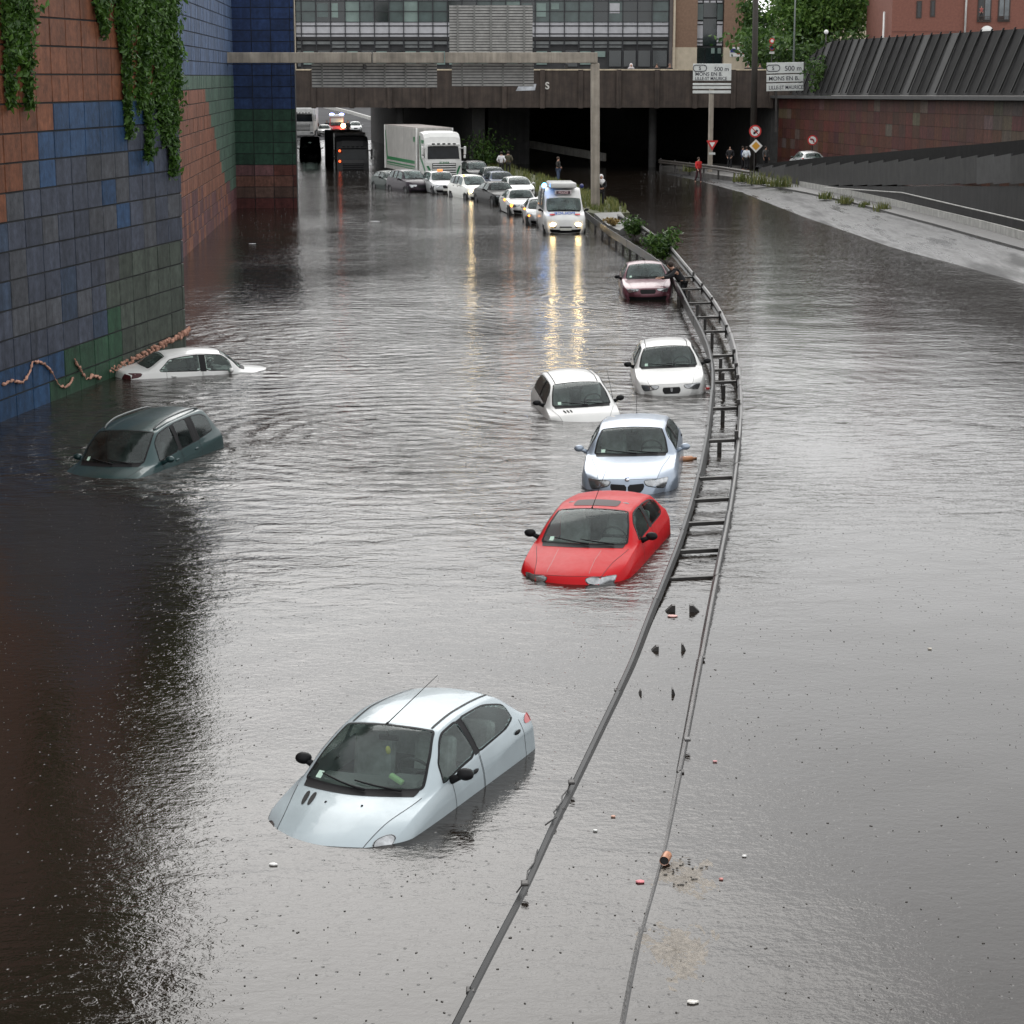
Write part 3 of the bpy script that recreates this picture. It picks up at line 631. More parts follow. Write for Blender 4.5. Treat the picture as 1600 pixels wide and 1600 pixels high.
# water: one sheet, muddy, rippled by rain, wind and the drifting cars
def water_material():
    m, nt, b = nodes('flood_water'); L = nt.links.new
    geo = N(nt, 'ShaderNodeNewGeometry'); pos = geo.outputs['Position']
    def mp(sc, rot=0):
        q = N(nt, 'ShaderNodeMapping'); q.inputs['Scale'].default_value = sc; q.inputs['Rotation'].default_value = (0, 0, rot); L(pos, q.inputs['Vector']); return q.outputs[0]
    def math_(op, a, b_=None, clamp=False):
        q = N(nt, 'ShaderNodeMath', operation=op); q.use_clamp = clamp
        for i, x in enumerate((a, b_)):
            if x is None: continue
            if isinstance(x, (int, float)): q.inputs[i].default_value = x
            else: L(x, q.inputs[i])
        return q.outputs[0]
    def noise(vec, scale, det=2.0, rough=.5, dist=0.0):
        q = N(nt, 'ShaderNodeTexNoise', Scale=scale, Detail=det, Roughness=rough, Distortion=dist); L(vec, q.inputs['Vector']); return q.outputs['Fac']
    def remap(x, a, b_, c, d):
        q = N(nt, 'ShaderNodeMapRange', interpolation_type='SMOOTHSTEP'); q.inputs[1].default_value = a; q.inputs[2].default_value = b_; q.inputs[3].default_value = c; q.inputs[4].default_value = d; L(x, q.inputs[0]); return q.outputs[0]
    sep = N(nt, 'ShaderNodeSeparateXYZ'); L(pos, sep.inputs[0]); X, Y = sep.outputs[0], sep.outputs[1]
    # where the wakes run: left-hand carriageway between 24 and 75 m; calm by the barrier on the right and close by
    near = math_('MULTIPLY', remap(X, -3.2, -.6, .28, 0), remap(Y, 15, 23, 1, .25))
    wk = math_('MULTIPLY', math_('MAXIMUM', remap(Y, 24, 36, .07, 1), near), remap(Y, 50, 78, 1, .28))
    wk = math_('MULTIPLY', wk, remap(X, 2.0, 6.5, 1, .16))
    patchy = remap(noise(mp((1, .6, 1)), .16, 3), .35, .68, .35, 1.25)
    wk = math_('MULTIPLY', wk, patchy)
    wk = math_('MULTIPLY', wk, math_('MAXIMUM', math_('MAXIMUM', remap(X, -6.5, -2.5, .22, 1), remap(Y, 32, 37, 0, 1)), remap(Y, 17, 21, .9, 0)))
    # wind / wake ripples, crests lying across the view
    r1 = noise(mp((.72, 1.3, 1), .12), .9, 4, .55, .6)
    r2 = noise(mp((.9, 1.5, 1), -.2), 2.6, 4, .6, .8)
    h = math_('MULTIPLY', r1, .12)
    h = math_('ADD', h, math_('MULTIPLY', r2, .062))
    # rings spreading from the pushed and drifting cars
    for (cx, cy, sc, amp) in ((-2.0, 41, .55, .016), (6.5, 66.5, .8, .016), (-4.5, 56, .5, .014), (2.5, 47, .6, .012)):
        q = N(nt, 'ShaderNodeMapping'); q.inputs['Location'].default_value = (-cx, -cy, 0); L(pos, q.inputs['Vector'])
        wv = N(nt, 'ShaderNodeTexWave', wave_type='RINGS', rings_direction='Z', wave_profile='SIN'); L(q.outputs[0], wv.inputs['Vector'])
        wv.inputs['Scale'].default_value = sc; wv.inputs['Distortion'].default_value = 2.2; wv.inputs['Detail'].default_value = 2; wv.inputs['Detail Scale'].default_value = .8
        ln = N(nt, 'ShaderNodeVectorMath', operation='LENGTH'); L(q.outputs[0], ln.inputs[0])
        h = math_('ADD', h, math_('MULTIPLY', math_('MULTIPLY', wv.outputs['Fac'], remap(ln.outputs['Value'], 4, 17, 1, 0)), amp))
    h = math_('MULTIPLY', h, wk)
    h = math_('ADD', h, math_('MULTIPLY', noise(mp((1, 1, 1)), .33, 2), .03))
    # rain-beaten chop further off, where the drops run together
    h = math_('ADD', h, math_('MULTIPLY', math_('MULTIPLY', noise(mp((1, .8, 1)), 4.2, 3, .6), remap(Y, 45, 85, 0, 1)), .016))
    side = remap(X, -2.5, 1.5, .95, .28)
    # fine chop everywhere
    h = math_('ADD', h, math_('MULTIPLY', math_('MULTIPLY', noise(mp((1, 1.15, 1)), 9, 3, .6), remap(X, 2, 6, 1, .5)), .0035))
    h = math_('ADD', h, math_('MULTIPLY', noise(mp((1, 1.0, 1)), 26, 2, .6), .0010))
    # raindrop rings, three families
    for sc, amp, k in ((2.6, .0006, 40), (4.3, .0010, 26), (7.5, .0009, 20)):
        vo = N(nt, 'ShaderNodeTexVoronoi', voronoi_dimensions='2D', Scale=sc); L(mp((1, 1, 1), sc), vo.inputs['Vector'])
        d = vo.outputs['Distance']; cs = N(nt, 'ShaderNodeSeparateColor'); L(vo.outputs['Color'], cs.inputs[0])
        rad = math_('MULTIPLY', cs.outputs[0], .42)                       # age of the ring
        x = math_('SUBTRACT', d, rad); env = math_('POWER', 2.718, math_('MULTIPLY', math_('MULTIPLY', x, x), -420.0))
        ring_ = math_('MULTIPLY', math_('COSINE', math_('MULTIPLY', x, float(k)*2)), env)
        ring_ = math_('MULTIPLY', ring_, remap(cs.outputs[0], .2, 1, 1, .15))
        h = math_('ADD', h, math_('MULTIPLY', math_('MULTIPLY', ring_, side), amp/sc*2.2))
    # drop craters: small sharp dimples
    vo = N(nt, 'ShaderNodeTexVoronoi', voronoi_dimensions='2D', Scale=4.2); L(mp((1, 1, 1), .7), vo.inputs['Vector'])
    cs = N(nt, 'ShaderNodeSeparateColor'); L(vo.outputs['Color'], cs.inputs[0])
    h = math_('ADD', h, math_('MULTIPLY', math_('MULTIPLY', remap(vo.outputs['Distance'], 0, .09, 1, 0), remap(cs.outputs[1], .45, .95, 0, 1)), -.0032))
    bp = N(nt, 'ShaderNodeBump', Strength=1.0, Distance=1.0); L(h, bp.inputs['Height']); L(bp.outputs[0], b.inputs['Normal'])
    # silt: brown-grey, paler where the bottom is near the surface
    sil = remap(noise(mp((1, .5, 1)), .12, 4, .6), .3, .7, 0, 1)
    cr = N(nt, 'ShaderNodeMix', data_type='RGBA'); L(sil, cr.inputs[0]); cr.inputs[6].default_value = (.0105, .0074, .0052, 1); cr.inputs[7].default_value = (.016, .012, .0092, 1)
    L(cr.outputs[2], b.inputs['Base Color'])
    b.inputs['Roughness'].default_value = .06; b.inputs['IOR'].default_value = 1.333; b.inputs['Specular IOR Level'].default_value = .5
    return m
wat = MB(); wat.add([(-60, 3, 0), (60, 3, 0), (60, 252, 0), (-60, 252, 0)], [(0, 1, 2, 3)])
tag(wat.build('water', water_material()), kind='structure')
asphalt = pm('asphalt_wet', (.060, .060, .062), rough=.22, var=.25, scale=1.2, bump=.25, bscale=60, spec=.5)
gr = MB(); gr.add([(-900, -50, -1.2), (900, -50, -1.2), (900, 1500, -1.2), (-900, 1500, -1.2)], [(0, 1, 2, 3)])
tag(gr.build('ground', pm('ground_earth', (.09, .08, .07), rough=.9)), kind='structure')

# exit ramp: asphalt rising out of the water on the right
concrete = pm('concrete', (.30, .29, .27), rough=.7, var=.25, scale=1.5, bump=.3, streak=.3)
concrete_pale = pm('concrete_pale', (.36, .355, .335), rough=.6, var=.25, scale=2.5, bump=.2, streak=.2)
def pl(px, z):
    return [P(x, y, zz) for (x, y), zz in zip(px, z if isinstance(z, list) else [z]*len(px))]
wl = [(1040, 272), (1085, 281), (1120, 290), (1160, 301), (1210, 321), (1262, 341), (1330, 364), (1389, 385), (1431, 397), (1490, 412), (1600, 443), (1720, 474)]
kl = [(1075, 272), (1110, 277), (1150, 283), (1200, 292), (1260, 303), (1330, 318), (1400, 337), (1460, 353), (1520, 370), (1570, 384), (1620, 398), (1740, 432)]
kz = [.02, .05, .08, .14, .22, .3, .38, .45, .5, .56, .62, .75]
ramp = MB(); n_ = len(wl); A_ = pl(wl, 0.0); K_ = pl(kl, kz); rows = []
for a, k in zip(A_, K_):
    d = (a-k); d.z = 0; d.normalize(); rows += [a + d*3 + Vector((0, 0, -.25)), a + Vector((0, 0, .0)), (a+k)/2 + Vector((0, 0, .0)), k]
for i in range(n_-1):
    for j in range(3): ramp.f.append((i*4+j, i*4+j+1, (i+1)*4+j+1, (i+1)*4+j)); ramp.fc.append(None); ramp.mi.append(0)
ramp.v = [tuple(p) for p in rows]
tag(ramp.build('ramp_road', pm('asphalt_ramp', (.040, .040, .041), rough=.34, var=.35, scale=.5, bump=.25, bscale=40, spec=.16), smooth=True), kind='structure')
rm = MATS['asphalt_ramp']; rnt = rm.node_tree; rb_ = rnt.nodes['Principled BSDF']
rtc = N(rnt, 'ShaderNodeTexCoord'); rmp = N(rnt, 'ShaderNodeMapping'); rmp.inputs['Scale'].default_value = (.9, .10, 1); rmp.inputs['Rotation'].default_value = (0, 0, -.08); rnt.links.new(rtc.outputs['Object'], rmp.inputs['Vector'])
rn_ = N(rnt, 'ShaderNodeTexNoise', Scale=1.0, Detail=6.0, Roughness=.62); rnt.links.new(rmp.outputs[0], rn_.inputs['Vector'])
rr_ = N(rnt, 'ShaderNodeMapRange'); rr_.inputs[1].default_value = .36; rr_.inputs[2].default_value = .64; rr_.inputs[3].default_value = .16; rr_.inputs[4].default_value = .62
rnt.links.new(rn_.outputs['Fac'], rr_.inputs[0]); rnt.links.new(rr_.outputs[0], rb_.inputs['Roughness'])
wk_ = [(1075, 270), (1110, 273), (1150, 277), (1200, 283), (1258, 292), (1330, 305), (1400, 321), (1460, 336), (1520, 351), (1570, 364), (1620, 378), (1740, 412)]
W_ = [P(x, y, z+.06) for (x, y), z in zip(wk_, kz)]
pv_ = MB(); vs = []
for k, w_ in zip(K_, W_): vs += [k + Vector((0, 0, -.1)), k + Vector((0, 0, .10)), w_ + Vector((0, 0, .05)), w_ + Vector((3, 1.5, .05))]
pv_.add(vs, [(i*4+j, i*4+j+1, i*4+j+5, i*4+j+4) for i in range(n_-1) for j in range(3)])
tag(pv_.build('verge_pavement', pm('asphalt_verge', (.05, .048, .046), rough=.5, var=.35, scale=2, bump=.4)), kind='structure')
kb = MB(); kp = [W_[4].lerp(W_[5], t) for t in (0, .5)] + [W_[i] for i in range(5, n_)]
kb.sweep([p + Vector((0, 0, .02)) for p in kp], [(0, -.1), (0, .22), (-.10, .30), (-.38, .34), (-.38, -.1)])
tag(kb.build('concrete_kerb', concrete_pale), 'pale concrete kerb running up the exit ramp on the right', 'kerb')

# ------------------------------------------------------------------ tiled walls
def tile_mat(name, rough=.55):
    m, nt, b = nodes(name); L = nt.links.new
    vc = N(nt, 'ShaderNodeVertexColor', layer_name='tint'); tc = N(nt, 'ShaderNodeTexCoord')
    n1 = N(nt, 'ShaderNodeTexNoise', Scale=5.0, Detail=7.0, Roughness=.68); L(tc.outputs['Object'], n1.inputs['Vector'])
    mpp = N(nt, 'ShaderNodeMapping'); mpp.inputs['Scale'].default_value = (2.0, 2.0, .16); L(tc.outputs['Object'], mpp.inputs['Vector'])
    n2 = N(nt, 'ShaderNodeTexNoise', Scale=1.7, Detail=6.0, Roughness=.7); L(mpp.outputs[0], n2.inputs['Vector'])
    a = N(nt, 'ShaderNodeMapRange'); a.inputs[1].default_value = .3; a.inputs[2].default_value = .7; a.inputs[3].default_value = .55; a.inputs[4].default_value = 1.3; L(n1.outputs['Fac'], a.inputs[0])
    c = N(nt, 'ShaderNodeMapRange'); c.inputs[1].default_value = .35; c.inputs[2].default_value = .7; c.inputs[3].default_value = 1.2; c.inputs[4].default_value = .62; L(n2.outputs['Fac'], c.inputs[0])
    mu = N(nt, 'ShaderNodeMath', operation='MULTIPLY'); L(a.outputs[0], mu.inputs[0]); L(c.outputs[0], mu.inputs[1])
    vm = N(nt, 'ShaderNodeVectorMath', operation='SCALE'); L(vc.outputs['Color'], vm.inputs[0]); L(mu.outputs[0], vm.inputs['Scale']); L(vm.outputs[0], b.inputs['Base Color'])
    b.inputs['Roughness'].default_value = rough; b.inputs['Specular IOR Level'].default_value = .22
    n3 = N(nt, 'ShaderNodeTexNoise', Scale=16.0, Detail=4.0); L(tc.outputs['Object'], n3.inputs['Vector'])
    bp = N(nt, 'ShaderNodeBump', Strength=.25, Distance=.02); L(n3.outputs['Fac'], bp.inputs['Height']); L(bp.outputs[0], b.inputs['Normal'])
    return m
TILE = tile_mat('wall_tile')
JOINT = pm('wall_joint', (.020, .021, .022), rough=.9)
def tiled_wall(A, B, z0, ztop, tw, th, colour, name, label, thick=.8, zref=7.15, batter=0.0):
    """vertical wall from A to B; the face towards the road carries raised glazed tiles, each tile with its own colour"""
    A = Vector((A[0], A[1], 0)); B = Vector((B[0], B[1], 0)); d = (B-A); Ln = d.length; d.normalize(); n = Vector((d.y, -d.x, 0))
    if n.x < 0 and abs(d.y) > abs(d.x): n = -n
    if abs(d.x) > abs(d.y) and n.y > 0: n = -n
    root = thing(name, label, 'wall', (A.x, A.y, 0))
    core = MB(); a, b = A, B
    core.prism([a + Vector((0, 0, z0)), b + Vector((0, 0, z0)), b - n*thick + Vector((0, 0, z0)), a - n*thick + Vector((0, 0, z0))], (0, 0, ztop-z0))
    core.build('wall_core', JOINT, root, rel=root.location)
    t = MB(); nc = int(math.ceil(Ln/tw)); k0 = int(math.floor((z0-zref)/th)); k1 = int(math.ceil((ztop-zref)/th)); g = .014; r_ = random.Random(3)
    for i in range(nc):
        for k in range(k0, k1):
            s0, s1 = i*tw+g, min((i+1)*tw, Ln)-g; zz0, zz1 = max(zref+k*th+.022, z0), min(zref+(k+1)*th-.012, ztop)
            if s1-s0 < .05 or zz1-zz0 < .03: continue
            cen = A + d*((s0+s1)/2) + Vector((0, 0, (zz0+zz1)/2)); px, py = proj(cen)
            col = colour(px, py, r_); j = r_.uniform(.82, 1.2); col = tuple(min(1, x*j) for x in col)
            o = .03 + r_.uniform(-.006, .006); tl_ = r_.uniform(-.004, .004); bv = .012
            q = [A+d*s0+Vector((0, 0, zz0)), A+d*s1+Vector((0, 0, zz0)), A+d*s1+Vector((0, 0, zz1)), A+d*s0+Vector((0, 0, zz1))]
            back = [p + n*.002 for p in q]; c_ = sum(q, Vector())/4
            fr = [p + (c_-p).normalized()*bv + n*(o+(tl_ if m_ in (0, 3) else -tl_)) for m_, p in enumerate(q)]
            t.add(back+fr, [(4, 5, 6, 7)]+[(m_, (m_+1) % 4, 4+(m_+1) % 4, 4+m_) for m_ in range(4)], col)
    t.build('tile_cladding', TILE, root, rel=root.location)
    return root, n
RUST = (.150, .056, .028); BLU = (.024, .056, .118); GRY = (.060, .064, .074); SLATE = (.048, .056, .078); GGN = (.056, .068, .056); GRN = (.022, .060, .034); BBL = (.022, .058, .125); SAL = (.22, .095, .062); LBL = (.075, .115, .20); LGN = (.075, .125, .095); DBL = (.016, .034, .095); DGN = (.020, .052, .034); MAU = (.13, .062, .065)
def col_left(px, py, r):
    if py < 0 or px < -5: py = py; 
    bx = 60 - (py-215)*.42 if py > 150 else 400          # staircase edge of the rust field
    if py < 112 or px < bx:
        return RUST
    if py < 155: return BLU if 128 < px < 168 else RUST
    lower = py + .36*px                                   # courses fall to the right
    if px > 175 and py > 395 and lower > 465: return GGN if lower < 560 or px > 195 else GRN
    if lower > 570: return GRN if px > 88 and lower > 596 else (GRN if px > 152 else BBL)
    if py < 255: return r.choice([BLU, BLU, BLU, SLATE]) if px < 235 else SLATE
    if py < 340: return r.choice([BLU, SLATE, GRY, SLATE])
    return r.choice([GRY, GRY, SLATE, SLATE, SLATE, (.036, .054, .088)])
LA, LB = (-10.8, 42.5), (-8.75, 54.6)
dl = Vector((LB[0]-LA[0], LB[1]-LA[1])).normalized(); L0 = (LA[0]-dl.x*.93*33, LA[1]-dl.y*.93*33)
wallL, nL = tiled_wall(L0, LB, -1.2, 11.5, .93, .61, col_left, 'tiled_wall', 'tall retaining wall of rust, blue and slate tiles nearest on the left')
def col_sal(px, py, r):
    if py < 119: return LBL
    if py < 136: return LGN
    if px > 318 + (py-136)*.22: return LGN if py < 290 else MAU
    if py > 300: return r.choice([MAU, SAL, MAU])
    return SAL
SA, SB = (-13.25, 83.3), (-15.2, 114.0)
ds = Vector((SB[0]-SA[0], SB[1]-SA[1])).normalized(); S0 = (SA[0]-ds.x*28, SA[1]-ds.y*28)
wallS, nS = tiled_wall(S0, SB, -1.2, 12, .93, .60, col_sal, 'tiled_wall', 'recessed salmon tiled wall with a green band behind the nearest wall')
def col_blue(px, py, r):
    if py < 172: return DBL
    if py < 258: return DGN
    if py < 278: return r.choice([DGN, MAU, MAU]) if px < 430 else (.10, .035, .028)
    if py < 312: return r.choice([(.085, .05, .04), (.10, .035, .028), (.13, .06, .045)])
    return (.075, .022, .020)
wallB, nB = tiled_wall(SB, (-11.84, 114.15), -1.2, 13, 1.05, .60, col_blue, 'tiled_wall', 'dark blue and green tiled wall end facing the camera by the tunnel')
# coping along the wall tops, and the strip of planting the creepers hang from
for nm, a, b, z in (('wall_coping', L0, LB, 11.5), ('wall_coping', S0, SB, 12.0)):
    m_ = MB(); a = Vector((*a, z)); b = Vector((*b, z)); m_.sweep([a, b], [(-.12, 0), (-.12, .18), (1.0, .18), (1.0, 0)])
    w_ = wallL if z < 11.8 else wallS
    m_.build('wall_coping', concrete, w_, rel=w_.location)
def on_left(px, py, off=.06):
    d = ray(px, py); A = Vector((*LA, 0)); t = (A - Vector((0, 0, CAMH))).dot(nL)/d.dot(nL); return Vector((0, 0, CAMH)) + d*t + nL*off
# torn foam line at the old water mark
foam = pm('torn_foam', (.36, .19, .135), rough=.8, var=.45, scale=7, bump=.6)
for pts, r0, lab in (([(0, 602), (6, 598), (14, 594), (21, 597), (29, 598), (36, 592), (42, 582), (46, 566), (52, 565), (60, 567), (72, 575), (80, 588), (90, 603), (98, 605), (106, 598), (110, 588)], .022, 'wavy salmon coloured foam strand stuck across the blue wall tiles'),
                     ([(112, 561), (116, 570), (121, 576), (125, 585), (131, 592), (141, 588), (148, 588), (154, 591)], .026, 'short torn salmon foam strand on the green wall tiles')):
    m_ = MB(); q = []
    for i in range(len(pts)-1):
        for j in range(5):
            t = j/5; q.append(on_left(pts[i][0]*(1-t)+pts[i+1][0]*t, pts[i][1]*(1-t)+pts[i+1][1]*t + rng.normal()*1.1, .07))
    m_.tube(q, [r0*rng.uniform(.3, 1.9) for _ in q], 6); tag(m_.build('foam_strand', foam, smooth=True), lab, 'foam')
m_ = MB()
for t in np.linspace(0, 1, 90):
    p = on_left(166+(290-166)*t, 582-(582-519)*t, .10); r0 = .022+.03*t
    m_.ball(p + Vector((0, 0, rng.uniform(-.03, .10))), (r0*rng.uniform(.8, 1.6), r0*rng.uniform(.8, 1.6), r0*rng.uniform(.7, 1.9)), 7, 5)
tag(m_.build('foam_ledge', foam, smooth=False), 'crumbly salmon foam ledge along the wall foot behind the white saloon', 'foam')

# creepers hanging over the wall
def creeper(strands, label, n):
    root = thing('creeper', label, 'plant', on_left(strands[0][0][0], 0, 0)); m_ = MB(); st = MB(); C = []
    for (x0, y0), (x1, y1), wpx in strands:
        path = [on_left(x0+(x1-x0)*t+3*math.sin(5*t+x0), y0+(y1-y0)*t, .08) for t in np.linspace(0, 1, 8)]
        st.tube(path, [.03-.02*i/7 for i in range(8)], 5)
        k = int(n*wpx*(y1-y0)/1000)
        for _ in range(k):
            t = rng.random()**.9; w_ = wpx*.74*(1-.7*t**1.6); px = x0+(x1-x0)*t+3*math.sin(5*t+x0)+rng.normal()*w_*.42; py = y0+(y1-y0)*t
            if rng.random() < .25: py += rng.normal()*6
            C.append(np.array(on_left(px, py, .06+abs(rng.normal())*.16*(1-.4*t))))
    leaves(m_, C[::3], .16, droop=(0, 0, -.7)); leaves(m_, C[1::3], .11, droop=(0, 0, -.4)); leaves(m_, C[2::3], .075, droop=(0, 0, -.2)); st.build('stem', BARK, root, rel=root.location, smooth=True); m_.build('foliage', IVY, root, rel=root.location)
creeper([((208, -120), (198, 40), 24), ((232, -120), (226, 90), 28), ((246, -100), (250, 190), 24), ((184, -100), (184, 80), 16), ((190, 0), (195, 215), 8), ((218, 60), (223, 250), 8), ((258, 60), (266, 275), 10), ((214, 0), (215, 170), 10), ((242, 100), (248, 225), 9), ((260, -60), (262, 130), 16)], 'largest creeper hanging in long trails at the corner of the tiled wall', 760)
creeper([((5, -120), (4, 60), 26), ((24, -120), (22, 100), 22), ((34, -60), (33, 170), 9), ((8, 0), (7, 165), 8)], 'ragged creeper hanging over the rust tiles at the left edge', 560)
creeper([((150, -120), (152, 30), 20), ((148, -20), (153, 55), 12)], 'short tuft of creeper between the two long creepers', 560)
# shrubs along the top of the left walls (above the frame; they darken the water's reflection)
sh = MB(); C = []
for _ in range(5200):
    t = rng.random(); y = 12+102*t; x = (-10.8+(y-42.5)*.169 if y < 56 else -13.2-(y-83)*.064)-1.2-rng.random()*3; C.append(np.array((x, y, 11.6+rng.random()**1.5*5.5)))
for _ in range(3200):
    y = 36+19*rng.random(); C.append(np.array((-10.8+(y-42.5)*.169-1.0-rng.random()*3, y, 15+rng.random()*7.5)))
leaves(sh, C, .95); tag(sh.build('shrubbery', IVY), 'dense shrubs growing along the top of the tiled walls', 'shrubs', kind='stuff')

# ------------------------------------------------------------------ bridge and tunnel
YB = 158.0
bx0, bx1 = at(452, 165, YB).x-6, at(1216, 165, YB).x+4
zt, zbm = at(800, 110, YB).z, at(800, 166, YB).z
rust_conc = pm('bridge_concrete', (.048, .035, .028), rough=.8, var=.35, scale=1.2, bump=.35, streak=.45)
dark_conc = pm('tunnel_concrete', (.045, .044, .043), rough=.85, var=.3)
br = thing('road_bridge', 'brown concrete road bridge with ribbed parapet spanning the underpass', 'bridge', ((bx0+bx1)/2, YB, 0))
m_ = MB().box(((bx0+bx1)/2, YB+.2, (zt+zbm)/2), (bx1-bx0, .4, zt-zbm)); m_.build('parapet', rust_conc, br, rel=br.location)
m_ = MB().box(((bx0+bx1)/2, YB+.2, zbm+.15), (bx1-bx0+.02, .52, .5)); m_.build('edge_beam', rust_conc, br, rel=br.location)
MB().box(((bx0+bx1)/2, YB+.2, zt+.05), (bx1-bx0, .5, .10)).build('parapet_coping', pm('coping_cream', (.50, .42, .30), rough=.6, streak=.3), br, rel=br.location)
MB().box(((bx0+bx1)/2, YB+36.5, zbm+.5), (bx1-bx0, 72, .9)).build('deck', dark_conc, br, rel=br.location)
for k in range(-1, 13):
    x = at(490+59.6*k, 140, YB).x
    if bx0 < x < bx1: MB().rbox((x, YB-.09, (zt+zbm)/2-.05), (.36, .20, zt-zbm+.22), .03).build('parapet_rib', rust_conc, br, rel=br.location)
text_mesh('graffiti_letter', 'S', .72, pm('graffiti_white', (.62, .60, .56), rough=.7), br, (at(855, 139, YB).x-br.location.x, -.02-.03, at(855, 139, YB).z), bold=.02)
pp = [at(812, 131, YB), at(838, 131, YB), at(836, 141, YB), at(806, 142, YB)]
MB().prism([Vector((p.x, YB-.012, p.z)) for p in pp], (0, .008, 0)).build('painted_patch', pm('patch_pale', (.40, .42, .45), rough=.7, var=.4), br, rel=br.location)
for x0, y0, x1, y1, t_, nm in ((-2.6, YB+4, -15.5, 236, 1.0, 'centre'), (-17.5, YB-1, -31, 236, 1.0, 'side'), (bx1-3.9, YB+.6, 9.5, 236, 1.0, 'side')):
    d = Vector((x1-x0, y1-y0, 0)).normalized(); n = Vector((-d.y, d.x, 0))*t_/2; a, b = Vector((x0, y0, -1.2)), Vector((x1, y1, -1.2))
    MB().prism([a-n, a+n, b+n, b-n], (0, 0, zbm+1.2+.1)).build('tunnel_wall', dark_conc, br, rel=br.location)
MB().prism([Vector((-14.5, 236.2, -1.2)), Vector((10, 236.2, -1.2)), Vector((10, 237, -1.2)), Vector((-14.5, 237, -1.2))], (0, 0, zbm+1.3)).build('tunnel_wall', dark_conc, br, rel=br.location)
for px, yy in ((625, 163), (745, 163), (1020, 166)):
    x = at(px, 200, yy).x
    MB().tube([(x, yy, -1.2), (x, yy, zbm+.05)], .32, 12).build('column', pm('column_dark', (.10, .10, .10), rough=.8), br, rel=br.location, smooth=True)
MB().box((at(795, 200, 172).x, 172, 1.7), (3.4, .5, 6)).build('pier_wall', pm('pier_grey', (.07, .07, .07), rough=.8, streak=.4), br, rel=br.location)
kp = [at(768, 214, 178), at(812, 219, 176), at(880, 231, 172), at(945, 242, 168)]
MB().sweep([Vector((p.x, p.y, p.z)) for p in kp], [(-.15, -.5), (-.15, .12), (.15, .12), (.15, -.5)]).build('tunnel_kerb', concrete, br, rel=br.location)
# far side of the tunnel: the road climbs away in daylight between banks
rd = MB(); rd.add([(-70, 237, .02), (-5, 237, .02), (-5, 275, .03), (-70, 275, .03), (-70, 420, 6.4), (-5, 420, 6.4)], [(0, 1, 2, 3), (3, 2, 5, 4)])
tag(rd.build('far_road', pm('asphalt_far', (.055, .055, .058), rough=.9, var=.3, scale=.3, spec=.1)), kind='structure')
# street level beyond and beside the cutting
st_m = pm('street_asphalt', (.10, .10, .10), rough=.4, var=.2)
st = MB(); st.box((25, 198, zbm+1.23), (116, 77, .5)); st.box((39.5, 256.6, zbm+1.23), (87, 40, .5)); tag(st.build('street', st_m), kind='structure')
# ------------------------------------------------------------------ right-hand side: walls, barriers
XR = lambda Y: 20.2+.079*(158-Y)
def zr_top(Y): return 5.55+(158-Y)*.0085
brick_tile = pm('brown_tile', (.115, .052, .040), rough=.6, var=.3, scale=1.0, bump=.3, streak=.45)
rw = thing('retaining_wall', 'reddish brown tiled retaining wall on the right below the dark noise barrier', 'wall', (XR(120), 120, 0))
Ys = [158, 140, 122, 104, 86, 62]
m_ = MB()
for a, b in zip(Ys[:-1], Ys[1:]):
    m_.prism([Vector((XR(a), a, -.5)), Vector((XR(b), b, -.5)), Vector((XR(b), b, zr_top(b))), Vector((XR(a), a, zr_top(a)))], (.6, 0.05, 0))
m_.build('wall_core', JOINT, rw, rel=rw.location)
t = MB(); r_ = random.Random(9)
for i in range(64):
    y0 = 157.9-i*1.5; y1 = y0-1.5
    for k in range(9):
        zz = zr_top(y0)-.1-k*.72; z1 = zz-.70; c = (.100, .038, .027)
        yy = r_.random()
        if i > 34 and k < 5 - (i-34)*-.2 and yy < .75: c = (.085, .062, .046)
        elif yy < .05: c = (.13, .085, .07)
        elif yy < .22: c = (.082, .032, .024)
        c = tuple(x*r_.uniform(.8, 1.15)*.9 for x in c); o = -.03
        q = [Vector((XR(y0)+o, y0-.012, z1)), Vector((XR(y1)+o, y1+.012, z1)), Vector((XR(y1)+o, y1+.012, zz)), Vector((XR(y0)+o, y0-.012, zz))]
        t.add(q+[p+Vector((.028, 0, 0)) for p in q], [(0, 1, 2, 3), (0, 4, 5, 1), (1, 5, 6, 2), (2, 6, 7, 3), (3, 7, 4, 0)], c)
t.build('tile_cladding', TILE, rw, rel=rw.location)
m_ = MB(); m_.sweep([Vector((XR(y), y, zr_top(y))) for y in Ys], [(.12, -.06), (.12, .14), (-.7, .14), (-.7, -.06)]); m_.build('wall_coping', pm('coping_dark', (.05, .05, .05), rough=.6), rw, rel=rw.location)
